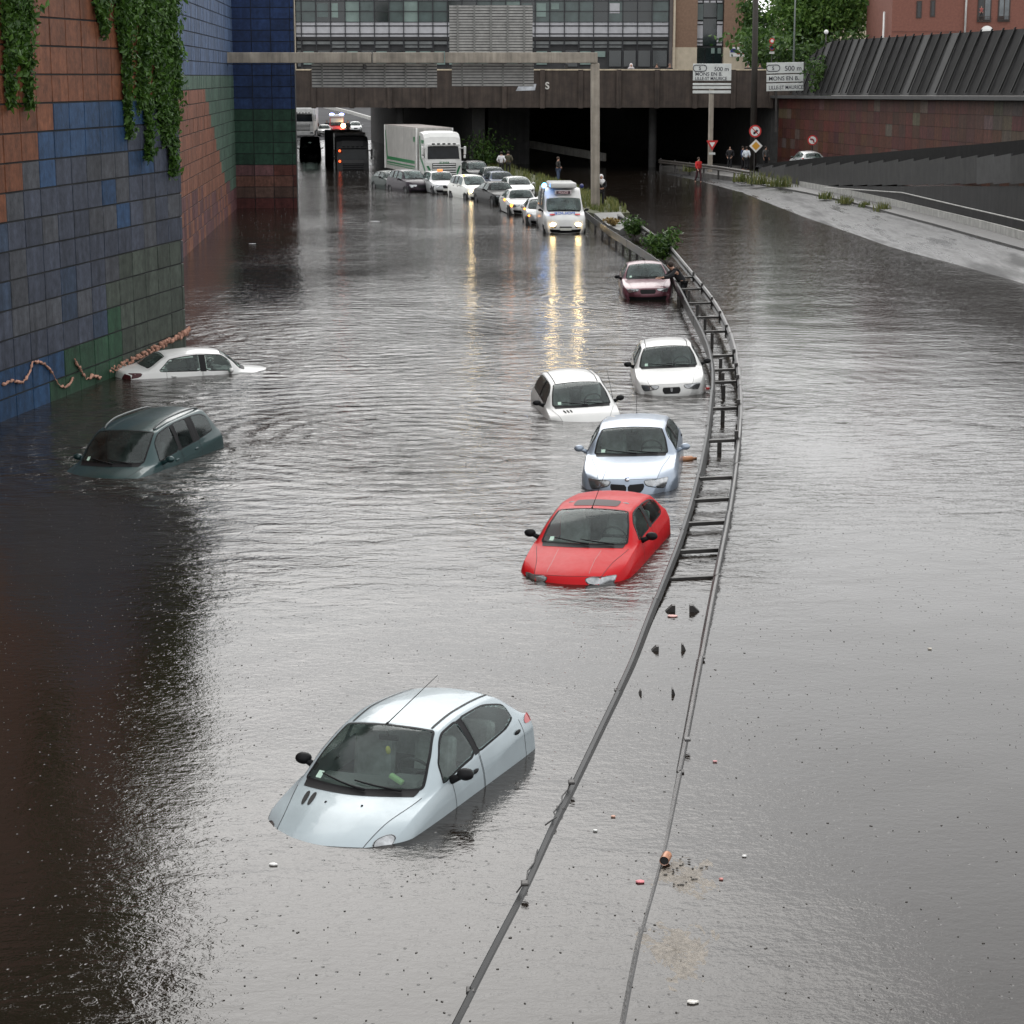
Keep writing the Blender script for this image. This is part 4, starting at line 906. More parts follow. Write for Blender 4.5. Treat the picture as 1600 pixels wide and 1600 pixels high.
# leaning noise barrier with ribs
nbm = pm('barrier_grey', (.013, .0127, .013), rough=.8, var=.4, scale=1.5, bump=.3, streak=.4, spec=.15)
nb = thing('noise_barrier', 'dark grey leaning noise barrier with slanted ribs above the brown wall', 'barrier', (XR(120), 120, 5.5))
def nbp(Y, t): # t 0 bottom .. 1 top
    zt_ = 9.55-(152-Y)*.002; z0 = zr_top(Y)+.16; return Vector((XR(Y)+.15+1.25*t, Y, z0+(zt_-z0)*t))
step = 1.9; y = 154.5; i = 0; r_ = random.Random(4)
while y > 64:
    ht = min(1.0, .62+.11*i) if i < 4 else 1.0
    a0, b0, a1, b1 = nbp(y, 0), nbp(y-step, 0), nbp(y, ht), nbp(y-step, ht if i >= 4 else min(1, ht+.1))
    v = r_.uniform(-.01, .01)
    MB().add([a0, b0, b1, a1]+[p+Vector((.14, 0, 0)) for p in (a0, b0, b1, a1)], [(0, 1, 2, 3), (4, 7, 6, 5), (0, 4, 5, 1), (1, 5, 6, 2), (2, 6, 7, 3), (3, 7, 4, 0)]).build('barrier_panel', nbm if r_.random() < .8 else pm('barrier_grey_pale', (.0155, .0155, .0155), rough=.7, var=.3, streak=.3), nb, rel=nb.location)
    p0, p1 = nbp(y, 0)+Vector((-.02, 0, .15)), nbp(y, ht+.03)+Vector((-.02, 0, 0)); w_ = .07
    MB().add([p0+Vector((-.08, -w_, 0)), p0+Vector((-.08, w_, 0)), p0+Vector((0, w_, 0)), p0+Vector((0, -w_, 0)), p1+Vector((-.08, -w_, 0)), p1+Vector((-.08, w_, 0)), p1+Vector((0, w_, 0)), p1+Vector((0, -w_, 0))], [(0, 1, 2, 3), (7, 6, 5, 4), (0, 4, 5, 1), (1, 5, 6, 2), (2, 6, 7, 3), (3, 7, 4, 0)]).build('rib', pm('rib_dark', (.009, .009, .009), rough=.7, spec=.2), nb, rel=nb.location)
    y -= step; i += 1
# ramp-side retaining wall with louvred panels, street behind it
XK = lambda Y: 18.2+.079*(128-Y)
dkw = pm('wall_near_black', (.018, .0175, .0175), rough=.75, var=.4, scale=1.2, bump=.35, streak=.55)  # near-black base colour with random mottling and vertical streaks
lw = thing('parapet_wall', 'dark concrete wall with overlapping louvre panels beside the exit ramp', 'wall', (XK(110), 110, 0))
ZK = lambda Y: .35+(128-Y)*.008        # kerb level
ZG = lambda Y: at(1600 if False else 800+3200*XK(Y)/(Y*.978+1.48), 289 if Y < 118 else 289+(Y-118)*.12, Y).z
Yw = [131, 124, 117, 110, 103, 96, 89, 82, 75, 66]
Z1 = {y: max(ZK(y)+.25, at(0, 291, y).z) for y in Yw}
m_ = MB()
for a, b in zip(Yw[:-1], Yw[1:]):
    m_.prism([Vector((XK(a)+.5, a, -.3)), Vector((XK(b)+.5, b, -.3)), Vector((XK(b)+.5, b, Z1[b])), Vector((XK(a)+.5, a, Z1[a]))], (.5, 0, 0))
m_.build('wall_core', dkw, lw, rel=lw.location)
hp = [P(1290, 293, .5), P(1350, 297, .55), P(1410, 301, .65)]
hr = MB(); hr.tube([at(px, py, Y)+Vector((-.02, 0, 0)) for px, py, Y in ((1290, 293, 121), (1350, 297, 114), (1410, 301, 107), (1500, 322, 96.5), (1600, 345, 86.5), (1700, 370, 79))], .035, 6)
hr.build('cable_conduit', concrete_pale, lw, rel=lw.location, smooth=True)
lou = pm('louvre_grey', (.030, .0295, .029), rough=.6, var=.3, scale=1.6, bump=.25, streak=.35)
lv = [(1030, 262, 276), (1180, 262, 288), (1260, 258, 291), (1330, 255, 291), (1430, 250, 290), (1520, 245, 288), (1600, 241, 288), (1700, 236, 288)]
def lerp_tab(x, tab, k): return float(np.interp(x, [t_[0] for t_ in tab], [t_[k] for t_ in tab]))
x = 1185.0; r_ = random.Random(2)
def Yof(px):   # depth of the wall line at a picture column
    a = (px-800)/3200; return (18.2+.079*128+.55-1.48*a)/(.978*a+.079)
while x < 1690:
    wpx = 20+(x-1185)*.018; Ya, Yb_ = Yof(x), Yof(x+wpx)
    ta, ba = lerp_tab(x, lv, 1), lerp_tab(x, lv, 2)
    a0, a1 = at(x, ba, Ya), at(x, ta+2, Ya); b0, b1 = at(x+wpx+3, ba-3, Yb_), at(x+wpx+3, ta-4, Yb_)
    o = Vector((-.05, 0, 0)); q = [a0, b0+o, b1+o, a1]
    MB().prism(q, (.09, .02, 0)).build('louvre_panel', lou if r_.random() < .85 else pm('louvre_pale', (.05, .05, .05), rough=.6, var=.25), lw, rel=lw.location)
    x += wpx
hb = [(1185, 256), (1270, 246), (1350, 240), (1430, 232), (1520, 225), (1600, 217), (1700, 208)]
m_ = MB(); q = []
pts = [(Yof(px), py, px) for px, py in hb]
for (Ya, pa, xa), (Yb_, pb, xb) in zip(pts[:-1], pts[1:]):
    A0 = at(xa, pa, Ya+1.2); B0 = at(xb, pb, Yb_+1.2); Za, Zb = at(xa, pa+34, Ya+1.2), at(xb, pb+48, Yb_+1.2)
    m_.prism([Za+Vector((.35, 0, 0)), Zb+Vector((.35, 0, 0)), B0+Vector((.35, 0, 0)), A0+Vector((.35, 0, 0))], (.4, 0, 0))
m_.build('parapet', pm('parapet_black', (.007, .007, .007), rough=.8, spec=.2, var=.4, streak=.4), lw, rel=lw.location)
# slip street behind that wall
ss = MB(); vs = []
for Y in (158, 140, 120, 100, 80, 64):
    z = .6+(150-Y)*.021 if Y < 150 else .6; vs += [Vector((XK(Y)+1.2, Y, z)), Vector((XR(Y)+.1, Y, z))]
ss.add(vs, [(2*i, 2*i+1, 2*i+3, 2*i+2) for i in range(5)]); tag(ss.build('slip_road', asphalt), kind='structure')
isl = MB(); q = [P(1030, 262, .2), P(1078, 268, .3), P(1110, 272, .35), P(1190, 281, .4), P(1235, 287, .45), P(1240, 268, .6), P(1200, 258, .6), P(1120, 252, .5)]
isl.prism([Vector((p.x, p.y, -.4)) for p in q], (0, 0, .75)); tag(isl.build('traffic_island', pm('island_asphalt', (.10, .095, .09), rough=.5, var=.4)), kind='structure')

# ------------------------------------------------------------------ crash barriers
steel = pm('galvanised_steel', (.065, .063, .062), rough=.38, metal=.55, var=.35, scale=1.4, bump=.2, streak=0)
steel_d = pm('steel_dark', (.055, .052, .050), rough=.5, metal=.5, var=.4, scale=3)
WB = [(0, 0), (-.035, -.015), (-.075, -.06), (-.03, -.11), (-.03, -.20), (-.075, -.25), (-.035, -.295), (0, -.31), (.012, -.30), (.012, -.01)]
RR = [(1038, 372, 0.660), (1062, 400, 0.660), (1083, 425, 0.640), (1105, 452, 0.620), (1124, 480, 0.600), (1138, 508, 0.570), (1149, 541, 0.530), (1156, 580, 0.470), (1158.5, 620, 0.420), (1158, 660, 0.370), (1154, 705, 0.247), (1147, 760, 0.210), (1138, 815, 0.173), (1128, 865, 0.143), (1115, 930, 0.112), (1102, 1000, 0.060), (1088, 1075, 0.048), (1074, 1150, 0.040), (1058, 1230, 0.025), (1040, 1318, 0.015), (1022, 1385, 0.014), (1004, 1450, 0.014), (990, 1515, 0.014), (972, 1610, 0.014)]
LR = [(905, 322, 0.550), (925, 338, 0.580), (950, 356, 0.600), (985, 378, 0.620), (1015, 397, 0.630), (1042, 418, 0.630), (1060, 447, 0.600), (1076, 478, 0.570), (1092, 508, 0.530), (1104, 535, 0.500), (1110, 560, 0.470), (1112, 590, 0.430), (1109, 630, 0.380), (1102, 680, 0.330), (1092, 730, 0.232), (1078, 785, 0.192), (1058, 845, 0.160), (1034, 905, 0.136), (1012, 960, 0.075), (985, 1030, 0.060), (940, 1125, 0.050), (893, 1222, 0.045), (858, 1295, 0.037), (820, 1380, 0.028), (765, 1485, 0.028), (703, 1605, 0.028)]
def spline3(tab, n=6):
    p = np.array([list(P(*t_)) for t_ in tab]); k = np.arange(len(p)); q = np.linspace(0, len(p)-1, (len(p)-1)*n+1)
    return [Vector(v) for v in peval(k, p, pslopes(k, p), q)]
gd = thing('crash_barrier', 'long double steel crash barrier curving like a ladder through the flood', 'crash barrier', (5, 50, 0))
rp, lp = spline3(RR), spline3(LR)
for path, sgn in ((rp, -1), (lp, 1)):
    # beams about four metres long, lapped and bolted
    seg = []; acc = 0; cur = [path[0]]
    for a, b in zip(path[:-1], path[1:]):
        cur.append(b); acc += (b-a).length
        if acc > 4: seg.append(cur); cur = [b]; acc = 0
    if len(cur) > 1: seg.append(cur)
    for i, s_ in enumerate(seg):
        off = .006*(i % 2)
        prof = [(-o*sgn+off, z-off*.7) for o, z in WB]
        MB().sweep(s_, prof).build('rail_beam', steel if sgn < 0 else pm('steel_wet', (.020, .0195, .019), rough=.34, metal=.6, var=.4, scale=1.4), gd, rel=gd.location, smooth=False)
        p = s_[0]; MB().rbox(p + Vector((0, 0, -.02)), (.07, .10, .02), .008).build('splice_plate', steel_d, gd, rel=gd.location)
def near(path, Y):
    for a, b in zip(path[:-1], path[1:]):
        if (a.y-Y)*(b.y-Y) <= 0 and a.y != b.y: return a.lerp(b, (Y-a.y)/(b.y-a.y))
    return None
def row_y(px, py, z): return P(px, py, z).y
bars = [(1118, 470, .55), (1126, 492, .52), (1132, 514, .5), (1136, 553, .46), (1140, 575, .43), (1142, 594, .41), (1138, 633, .37), (1132, 683, .32), (1120, 741, .26), (1115, 775, .22), (1105, 811, .18), (1095, 854, .14), (1085, 897, .09)]
bars = [(1090, 430, .62), (1100, 448, .58)] + bars
for i, (px, py, z) in enumerate(bars):
    Y = row_y(px, py, z); a, b = near(lp, Y), near(rp, Y)
    if a is None or b is None: continue
    a = Vector((a.x+.05, Y, z)); b = Vector((b.x-.05, Y+.15, z)); tlt = .05 if i in (5, 6, 7) else 0; a.z += tlt
    d = (b-a).normalized(); M_ = Matrix.Rotation(math.atan2(d.y, d.x), 3, 'Z')
    MB().box((a+b)/2+Vector((0, 0, -.06)), ((b-a).length, .08, .012), M_).box((a+b)/2+Vector((0, .034, -.09)), ((b-a).length, .012, .05), M_).box((a+b)/2+Vector((0, -.034, -.09)), ((b-a).length, .012, .05), M_).build('crossbar', steel_d, gd, rel=gd.location)
    if z > .3:
        c_ = a.lerp(b, .42); MB().box((c_.x, c_.y+.02, z-.75), (.08, .07, 1.25)).build('post', steel_d, gd, rel=gd.location)
        MB().box((b.x+.0, b.y, z-.08), (.07, .08, .36)).build('bracket', steel_d, gd, rel=gd.location)
for (px, py, w_, h_, sg) in ((1045, 951, .17, .09, 1), (1087, 951, .17, .09, -1), (1021, 1012, .13, .06, 1), (1069, 1011, .07, .08, -1), (999, 1080, .05, .05, 1), (1053, 1080, .05, .07, -1)):
    p = P(px, py+4, 0); hx = w_
    MB().prism([p+Vector((-sg*hx*.6, -.05, -.05)), p+Vector((sg*hx*.5, -.05, -.05)), p+Vector((sg*hx*.5, -.05, h_)), p+Vector((sg*hx*.25, -.05, h_))], (0, .10, 0)).build('spacer_bracket', steel_d, gd, rel=gd.location)
# cables slung on the left rail
for i0, i1 in ((1222, 1300), (1340, 1390)):
    q = [p for p in lp if i0-8 < proj(p)[1] < i1+8]
    if len(q) > 2: MB().tube([p+Vector((.05*math.sin(3*k), 0, .03+.02*math.cos(4*k))) for k, p in enumerate(q)], .008, 5).build('tie_cable', pm('cable_black', (.015, .013, .012), rough=.5), gd, rel=gd.location, smooth=True)
for px, py in ((893, 1222), (820, 1380), (1074, 1155)):
    p = P(px, py, .1); MB().rbox(p, (.07, .10, .03), .012).build('rail_joint', steel if px > 1000 else steel_d, gd, rel=gd.location)
# posts carrying the left rail further off
for t_ in np.linspace(0, 1, 15):
    px = 905+t_*150; py = float(np.interp(px, [r[0] for r in LR[:8]], [r[1] for r in LR[:8]])); p = P(px, py, .6)
    MB().box((p.x+.12, p.y, -.1), (.10, .08, 1.3)).build('post', steel_d, gd, rel=gd.location)
# single rail on the far edge of the median strip
mrail = spline3([(966, 334, .55), (985, 343, .6), (1003, 352, .62), (1020, 364, .62), (1033, 375, .62)], 5)
mg = thing('crash_barrier', 'short dark rail curving round the bushes at the tip of the median', 'crash barrier', (6, 95, 0))
MB().sweep(mrail, [(o, z) for o, z in WB]).build('rail_beam', steel_d, mg, rel=mg.location)
for k in (1, 7, 13, 19): p = mrail[k]; MB().box((p.x-.1, p.y, -.1), (.1, .1, 1.2)).build('post', steel_d, mg, rel=mg.location)
# guard rail at the tunnel mouth on the right
tg = thing('crash_barrier', 'low dark guard rail on the island beside the person in red', 'crash barrier', (13, 150, 0))
q = spline3([(1030, 249, .9), (1075, 254, .95), (1120, 259, 1.0), (1172, 267, 1.05)], 4)
MB().sweep(q, [(o, z) for o, z in WB]).build('rail_beam', pm('rail_brown', (.07, .062, .055), rough=.5, var=.3), tg, rel=tg.location)
for k in range(0, len(q), 2): MB().box((q[k].x+.12, q[k].y, .35), (.12, .12, 1.3)).build('post', steel_d, tg, rel=tg.location)

# ------------------------------------------------------------------ median strip, plants
md = MB(); q = [P(x, y, .25) for x, y in ((735, 262), (760, 255), (800, 262), (850, 278), (900, 296), (945, 312), (975, 324), (984, 332), (940, 337), (918, 331), (880, 312), (830, 293), (790, 282), (750, 272))]
md.prism([Vector((p.x, p.y, -.6)) for p in q], (0, 0, .85)); tag(md.build('median_strip', pm('median_soil', (.07, .075, .035), rough=.9, var=.4, scale=2)), kind='structure')
def in_quad(px): return px
gpts = []
r2 = np.random.default_rng(11)
edge_t = [(740, 258, 268), (760, 254, 276), (800, 260, 288), (850, 276, 304), (900, 293, 322), (940, 308, 332), (980, 324, 333)]
for _ in range(6500):
    px = r2.uniform(742, 978); lo = np.interp(px, [e[0] for e in edge_t], [e[1] for e in edge_t]); hi = np.interp(px, [e[0] for e in edge_t], [e[2] for e in edge_t]); gpts.append(tuple(P(px, r2.uniform(lo, hi), .24))) if math.sin(px*.09)+math.sin(px*.23+1)+r2.normal()*.7 > -.6 else None
mb = MB(); grass_blades(mb, gpts, .30, w=.028, rn=r2); tag(mb.build('grass', WEED), kind='stuff')
end = thing('concrete_block', 'grey concrete island end with a rounded nose in the crash barrier', 'kerb', P(955, 345, 0))
q = [P(x, y, .32) for x, y in ((928, 333), (970, 331), (977, 340), (977, 354), (968, 360), (950, 352))]
MB().prism([Vector((p.x, p.y, -.4)) for p in q], (0, 0, .72)).build('concrete_slab', pm('slab_grey', (.11, .11, .105), rough=.6, var=.3), end, rel=end.location)
def bush(name, label, px, py, wpx, hpx, n, mat_, size, z=.2, cat='bush', Y=None):
    b = P(px, py, z) if Y is None else at(px, py, Y); s_ = 3200/(b.y*.978+1.48); w_, h_ = wpx/s_, hpx/s_
    root = thing(name, label, cat, b); st = MB(); lf = MB(); C = []
    for _ in range(7):
        tip = Vector((rng.normal()*w_*.42, rng.normal()*w_*.35, h_*rng.uniform(.55, .95))); st.tube([(0, 0, -.1), tip*.5+Vector((0, 0, .1*h_)), tip], [.03, .02, .008], 5)
        for _ in range(n//7):
            t_ = rng.uniform(.12, 1.05); c_ = tip*t_; C.append(np.array(c_)+rng.normal(size=3)*np.array((w_*.14, w_*.14, h_*.10)))
    C = [c for c in C if c[2] > -.1]
    leaves(lf, C, size); st.build('stem', BARK, root, smooth=True); lf.build('foliage', mat_, root); return root
bush('bush', 'leafy dark bush leaning over the crash barrier by the pushed car', 1036, 402, 50, 42, 900, LEAF, .17)
bush('bush', 'low green bush between the concrete block and the curved rail', 992, 366, 36, 30, 600, LEAF, .15)
bush('bush', 'tall bush in front of the tunnel pier beside the lorry', 757, 262, 44, 56, 900, LEAF, .24)
bush('dry_plant', 'yellowed dry plant on the concrete block', 961, 352, 22, 12, 300, leaf_mat('leaf_dry', (.20, .13, .04), (.36, .26, .09)), .12, z=.35, cat='plant')
for px, py, w_, h_, lab in ((1160, 284, 26, 16, 'weed clump at the ramp edge nearest the person in red'), (1190, 288, 36, 22, 'tallest weed clump where the ramp wall begins'), (1222, 292, 36, 20, 'bushy weed clump against the dark ramp wall'), (1080, 268, 22, 13, 'small weed tuft beside the person in red'), (1290, 311, 18, 12, 'weed tuft at the far end of the pale kerb'), (1320, 318, 22, 14, 'weed tuft between two others along the pale kerb'), (1352, 324, 16, 10, 'small weed tuft midway along the pale kerb'), (1380, 331, 22, 16, 'leafy weed tuft last in the row along the pale kerb'), (1535, 356, 12, 8, 'small weed poking over the pale kerb near the right edge'), (1585, 372, 20, 16, 'dark weed sprig on the pale kerb at the right edge')):
    b = P(px, py, .3); s_ = 3200/(b.y*.978+1.48); m_ = MB(); r3 = np.random.default_rng(px)
    grass_blades(m_, [(r3.normal()*w_/s_*.28, r3.normal()*.3, 0) for _ in range(110)], h_/s_*.9, w=.03, rn=r3)
    o = m_.build('weed_clump', WEED); o.location = b; tag(o, lab, 'weeds', 'weeds along the exit ramp')
bush('bush', 'green bush growing over the end of the noise barrier beside the right road sign', 1286, 150, 40, 68, 1500, LEAF, .26, Y=147)

# ------------------------------------------------------------------ sign gantry, signs
sign_back = pm('sign_back', (.34, .335, .32), rough=.5, metal=.2, var=.2, scale=3)
slat_d = pm('sign_groove', (.045, .045, .045), rough=.7)
conc_g = pm('gantry_concrete', (.30, .265, .22), rough=.75, var=.25, scale=1.2, bump=.3, streak=.35)
YG = 110.0
gn = thing('sign_gantry', 'pale sign gantry with one column and slatted sign backs across the left carriageway', 'sign gantry', P(930, 328, .2))
c0, c1 = P(931, 330, 0), at(927, 100, YG); cw = 12/28.9
gn.location = (c0.x, YG, 0)
MB().rbox((c0.x-.12, YG, c1.z/2-.3), (.46, .5, c1.z+.7), .05, Matrix.Rotation(R(-.6), 3, 'Y')).build('column', conc_g, gn, rel=gn.location)
bl = [(338, 581), (582, 694), (695, 934)]
for xa, xb in bl:
    a, b = at(xa, 82, YG), at(xb, 82, YG); zb_ = at(xa, 98.5, YG).z
    MB().rbox(((a.x+b.x)/2, YG, (a.z+zb_)/2), (b.x-a.x-.03, .6, a.z-zb_), .03).build('beam', conc_g, gn, rel=gn.location)
def slat_panel(x0, y0, x1, y1, nv, nh, sgn=1):
    a, b = at(x0, y0, YG+.7), at(x1, y1, YG+.7); cx, cz = (a.x+b.x)/2, (a.z+b.z)/2; W_, H_ = b.x-a.x, a.z-b.z
    pn = MB().box((cx, YG+.72, cz), (W_, .05, H_)).build('sign_panel', slat_d, gn, rel=gn.location)
    for k in range(nh):
        z = b.z + H_*(k+.5)/nh; MB().box((cx, YG+.66, z), (W_, .06, H_/nh*.72)).build('slat', sign_back, pn, rel=gn.location)
    for k in range(nv): MB().box((a.x+W_*(k+.5)/nv, YG+.58, cz), (.09, .08, H_*1.0)).build('stiffener', pm('stiffener_grey', (.20, .20, .19), rough=.5, metal=.3), pn, rel=gn.location)
slat_panel(702, 8, 832, 83, 5, 17); slat_panel(487, 99, 683, 137, 6, 8); slat_panel(706, 99, 834, 135, 4, 8)
for px in (570, 700, 885): p = at(px, 104, YG); MB().rbox(p, (.16, .3, .22), .03).build('floodlight', steel_d, gn, rel=gn.location)

sw_ = pm('sign_white', (.55, .57, .55), rough=.4, var=.12); ink = pm('sign_black', (.015, .015, .03), rough=.5)
def road_sign(label, x0, y0, x1, y1, Y, panels, pole, lines, tilt=0.0):
    a, b = at(x0, y0, Y), at(x1, y1, Y); W_ = b.x-a.x; root = thing('direction_sign', label, 'road sign', ((a.x+b.x)/2, Y, 0), (0, tilt, 0)); cx = 0
    for (ya, yb) in panels:
        za, zb = at(x0, ya, Y).z, at(x0, yb, Y).z
        MB().rbox((0, 0, (za+zb)/2), (W_, .06, za-zb), .02).build('sign_panel', sw_, root)
    for pxl in pole:
        p = at(pxl, y0, Y); MB().rbox((p.x-root.location.x, .22, (b.z+.4)/2-.3), (.34, .34, b.z+1.0), .04).build('post', conc_g, root)
    for (txt, px, py, size, al, sx) in lines:
        p = at(px, py, Y); text_mesh('lettering', txt, size, ink, root, (p.x-root.location.x, -.034, p.z), align=al, sx=sx, bold=.004)
    return root
YS = 150
s1 = road_sign('left white direction sign on a concrete post with stacked panels', 1083, 99.5, 1142, 145, YS, [(99.5, 126), (130, 133.3), (135, 139), (141.5, 146)], [1113], [('500 m', 1139, 111, .42, 'RIGHT', 1.0), ('MONS EN B.', 1086, 118.4, .36, 'LEFT', 1.0), ('LILLE-ST MAURICE', 1086, 125, .32, 'LEFT', .88)])
s2 = road_sign('right white three-panel direction sign in front of the noise barrier', 1201.5, 97, 1258, 142, YS, [(97.5, 114.5), (116.5, 128), (130, 142)], [], [('500 m', 1256, 110.5, .48, 'RIGHT', 1.0), ('MONS EN B.', 1204, 125.3, .40, 'LEFT', 1.0), ('LILLE-ST MAURICE', 1204, 139.3, .37, 'LEFT', .82)], tilt=R(-1.2))
bk_ = at(1200, 130, YS); 
MB().box((-.6, .25, at(1230, 120, YS).z-1.4), (.14, .14, 5)).build('post', steel_d, s2)
for s_, px, py in ((s1, 1093.5, 106.5), (s2, 1211.5, 106)):
    p = at(px, py, YS); q = []
    for k in range(28):
        t_ = 2*math.pi*k/28; q.append(Vector((p.x-s_.location.x+(.26 if math.cos(t_) > 0 else -.26)+.22*math.cos(t_), -.045, p.z+.22*math.sin(t_))))
    q.append(q[0]); MB().tube(q, .028, 5).build('exit_symbol', ink, s_); text_mesh('lettering', 'S', .34, ink, s_, (p.x-s_.location.x, -.036, p.z-.12), bold=.008)
red_s = pm('sign_red', (.50, .022, .02), rough=.4, var=.1); wht = pm('sign_bright_white', (.72, .72, .70), rough=.4, var=.08); yel = pm('sign_yellow', (.62, .30, .02), rough=.4, var=.1)
def disc(mb, c, r, y, n=28, sc=1.0): mb.prism([Vector((c.x+r*math.cos(2*math.pi*k/n), y, c.z+r*math.sin(2*math.pi*k/n)*sc)) for k in range(n)], (0, .012, 0))
def no_turn(label, px, py, rpx, Y, right, post=True):
    p = at(px, py, Y); s_ = 3200/(Y*.978+1.48); r_ = rpx/s_; root = thing('road_sign', label, 'road sign', (p.x, Y, 0)); c = Vector((0, 0, p.z))
    m_ = MB(); disc(m_, c, r_, 0); m_.build('sign_rim', red_s, root); m_ = MB(); disc(m_, c, r_*.74, -.014); m_.build('sign_face', wht, root)
    f = 1 if right else -1; k = r_
    arrow = [(-.30*f, -.50), (-.08*f, -.50), (-.08*f, .02), (.15*f, .14), (.15*f, .30), (.52*f, .08), (.15*f, -.16), (.15*f, -.03), (.1*f, -.06), (-.30*f, -.1)] if right else [(.34, -.50), (.12, -.50), (.12, -.05), (-.05, .10), (-.18, .05), (-.1, -.1), (-.52, .06), (-.3, .42), (-.22, .24), (0, .3), (.34, .05)]
    MB().prism([Vector((a*k, -.020, c.z+b*k)) for a, b in arrow], (0, .005, 0)).build('turn_arrow', ink, root)
    d = Vector((1, 0, -1 if True else 1)).normalized(); w_ = Vector((1, 0, 1)).normalized()*k*.07
    MB().prism([c-d*k*.8-w_+Vector((0, -.026, 0)), c+d*k*.8-w_+Vector((0, -.026, 0)), c+d*k*.8+w_+Vector((0, -.026, 0)), c-d*k*.8+w_+Vector((0, -.026, 0))], (0, .005, 0)).build('slash', red_s, root)
    if post: MB().tube([(0, .08, -.3), (0, .08, p.z-r_*.2)], .05, 8).build('post', steel_d, root)
    return root
n1 = no_turn('no right turn sign above the yellow diamond sign', 1180, 205, 9.6, 146, True)
no_turn('no left turn sign on the brown wall behind the silver car', 1269.5, 219, 7.8, 140, False)
p = at(1181, 228, 145.9); root = thing('priority_sign', 'yellow and white diamond priority sign below the no right turn sign', 'road sign', (p.x, 145.86, 0))
for r_, y, m__ in ((.47, 0, wht), (.30, -.014, yel)):
    MB().prism([Vector((0, y, p.z+r_)), Vector((r_, y, p.z)), Vector((0, y, p.z-r_)), Vector((-r_, y, p.z))], (0, .012, 0)).build('sign_face' if y == 0 else 'sign_centre', m__, root)
p = at(1113, 227, 149.3); root = thing('give_way_sign', 'red and white give way triangle on the concrete sign post', 'road sign', (p.x, 149.4, 0))
for r_, y, m__ in ((.42, 0, red_s), (.20, -.014, wht)):
    zc = p.z + .08; MB().prism([Vector((-r_, y, zc+r_*.62)), Vector((0, y, zc-r_*1.12)), Vector((r_, y, zc+r_*.62))], (0, .012, 0)).build('sign_face' if y == 0 else 'sign_centre', m__, root)
pz = at(1113, 240, 149.3).z; MB().rbox((0, 0, pz), (.45, .02, .16), .004).build('sub_plate', sw_, root)
# tall dark mast by the tunnel, small street signs on the bridge
mast = thing('lighting_mast', 'tall dark brown mast rising past the office building on the right', 'mast', (at(1178, 200, 152).x, 152, 0))
MB().tube([(0, 0, -.3), (-.15, 0, 20)], [.26, .16], 12).build('pole', pm('mast_brown', (.035, .03, .025), rough=.7), mast, smooth=True)
MB().tube([(-.15, 0, 20), (-.2, -.6, 20.6), (-.2, -2.2, 20.9)], [.1, .08, .06], 8).build('arm', steel_d, mast, smooth=True)
Yq = 176
p = at(1206.5, 64, Yq); root = thing('road_sign', 'small no parking and no entry signs stacked on one post above the bridge', 'road sign', (p.x, Yq, 6))
m_ = MB(); disc(m_, Vector((0, 0, p.z-6)), .24, 0); m_.build('sign_face', red_s, root); m_ = MB(); disc(m_, Vector((0, 0, p.z-6)), .13, -.014); m_.build('sign_centre', wht, root)
m_ = MB(); disc(m_, Vector((0, 0, p.z-6.55)), .24, 0); m_.build('sign_face', red_s, root); m_ = MB(); disc(m_, Vector((0, 0, p.z-6.55)), .17, -.014); m_.build('sign_centre', pm('sign_blue', (.03, .05, .22), rough=.4), root)
MB().box((0, 0, p.z-6-.96), (.42, .02, .18)).build('sub_plate', wht, root); MB().tube([(0, .06, 0), (0, .06, p.z-5.8)], .04, 8).build('post', steel, root)

# ------------------------------------------------------------------ office building across the bridge
YO = 205.0; so = 3200/(YO*.978+1.48)
zg = zbm+1.49
def ox(px): return at(px, 100, YO).x
def oz(py): return at(800, py, YO).z
ob = thing('office_building', 'long office building with a glazed grid front behind the bridge', 'building', (ox(780), YO, zg))
dark_fr = pm('mullion_dark', (.022, .023, .027), rough=.4, metal=.3)
spand = pm('spandrel_panel', (.40, .40, .42), rough=.45, var=.1)
slatg = pm('blind_grey', (.17, .18, .18), rough=.6, var=.2)
gdk = pm('office_glass_dark', (.012, .018, .020), rough=.08, var=.4, scale=.4, spec=.7); ggr = pm('office_glass_blind', (.16, .22, .20), rough=.25, var=.25, scale=.6); gmid = pm('office_glass_mid', (.06, .085, .082), rough=.15, var=.35, scale=.5)
brick = pm('brick_tan', (.20, .125, .085), rough=.85, var=.18, scale=5, bump=.3); cream = pm('stone_cream', (.48, .41, .31), rough=.7, var=.12)
def obox(x0, x1, y0, y1, yo, dpt, m, nm, par=ob):
    a, b = ox(x0), ox(x1); zt_, zb_ = oz(y0), oz(y1); return MB().box(((a+b)/2, YO+yo+dpt/2, (zt_+zb_)/2), (b-a, dpt, zt_-zb_)).build(nm, m, par, rel=ob.location)
obox(462, 1046, -130, 108, .35, 12, pm('office_core', (.03, .03, .032), rough=.6), 'wall')
bays = [463+9.2] + [471.5+22.75*k for k in range(0, 26)]
rr = random.Random(12)
edges_ = [463] + [472+22.75*k for k in range(25)] + [1044]
for fl, (w0, w1) in enumerate(((-128, -100), (-60, -24), (2, 34))):
    for a, b in zip(edges_[:-1], edges_[1:]):
        if fl == 0: continue
        m__ = rr.choice([gdk, gdk, gmid, ggr, gmid]); wo = obox(a+.8, b-.8, w0, w1, .10, .05, m__, 'window')
        if fl == 2 and rr.random() < .35: obox(a+2, b-3-rr.uniform(0, 8), 5, rr.uniform(14, 28), .04, .03, rr.choice([ggr, spand, gmid]), 'blind', wo)
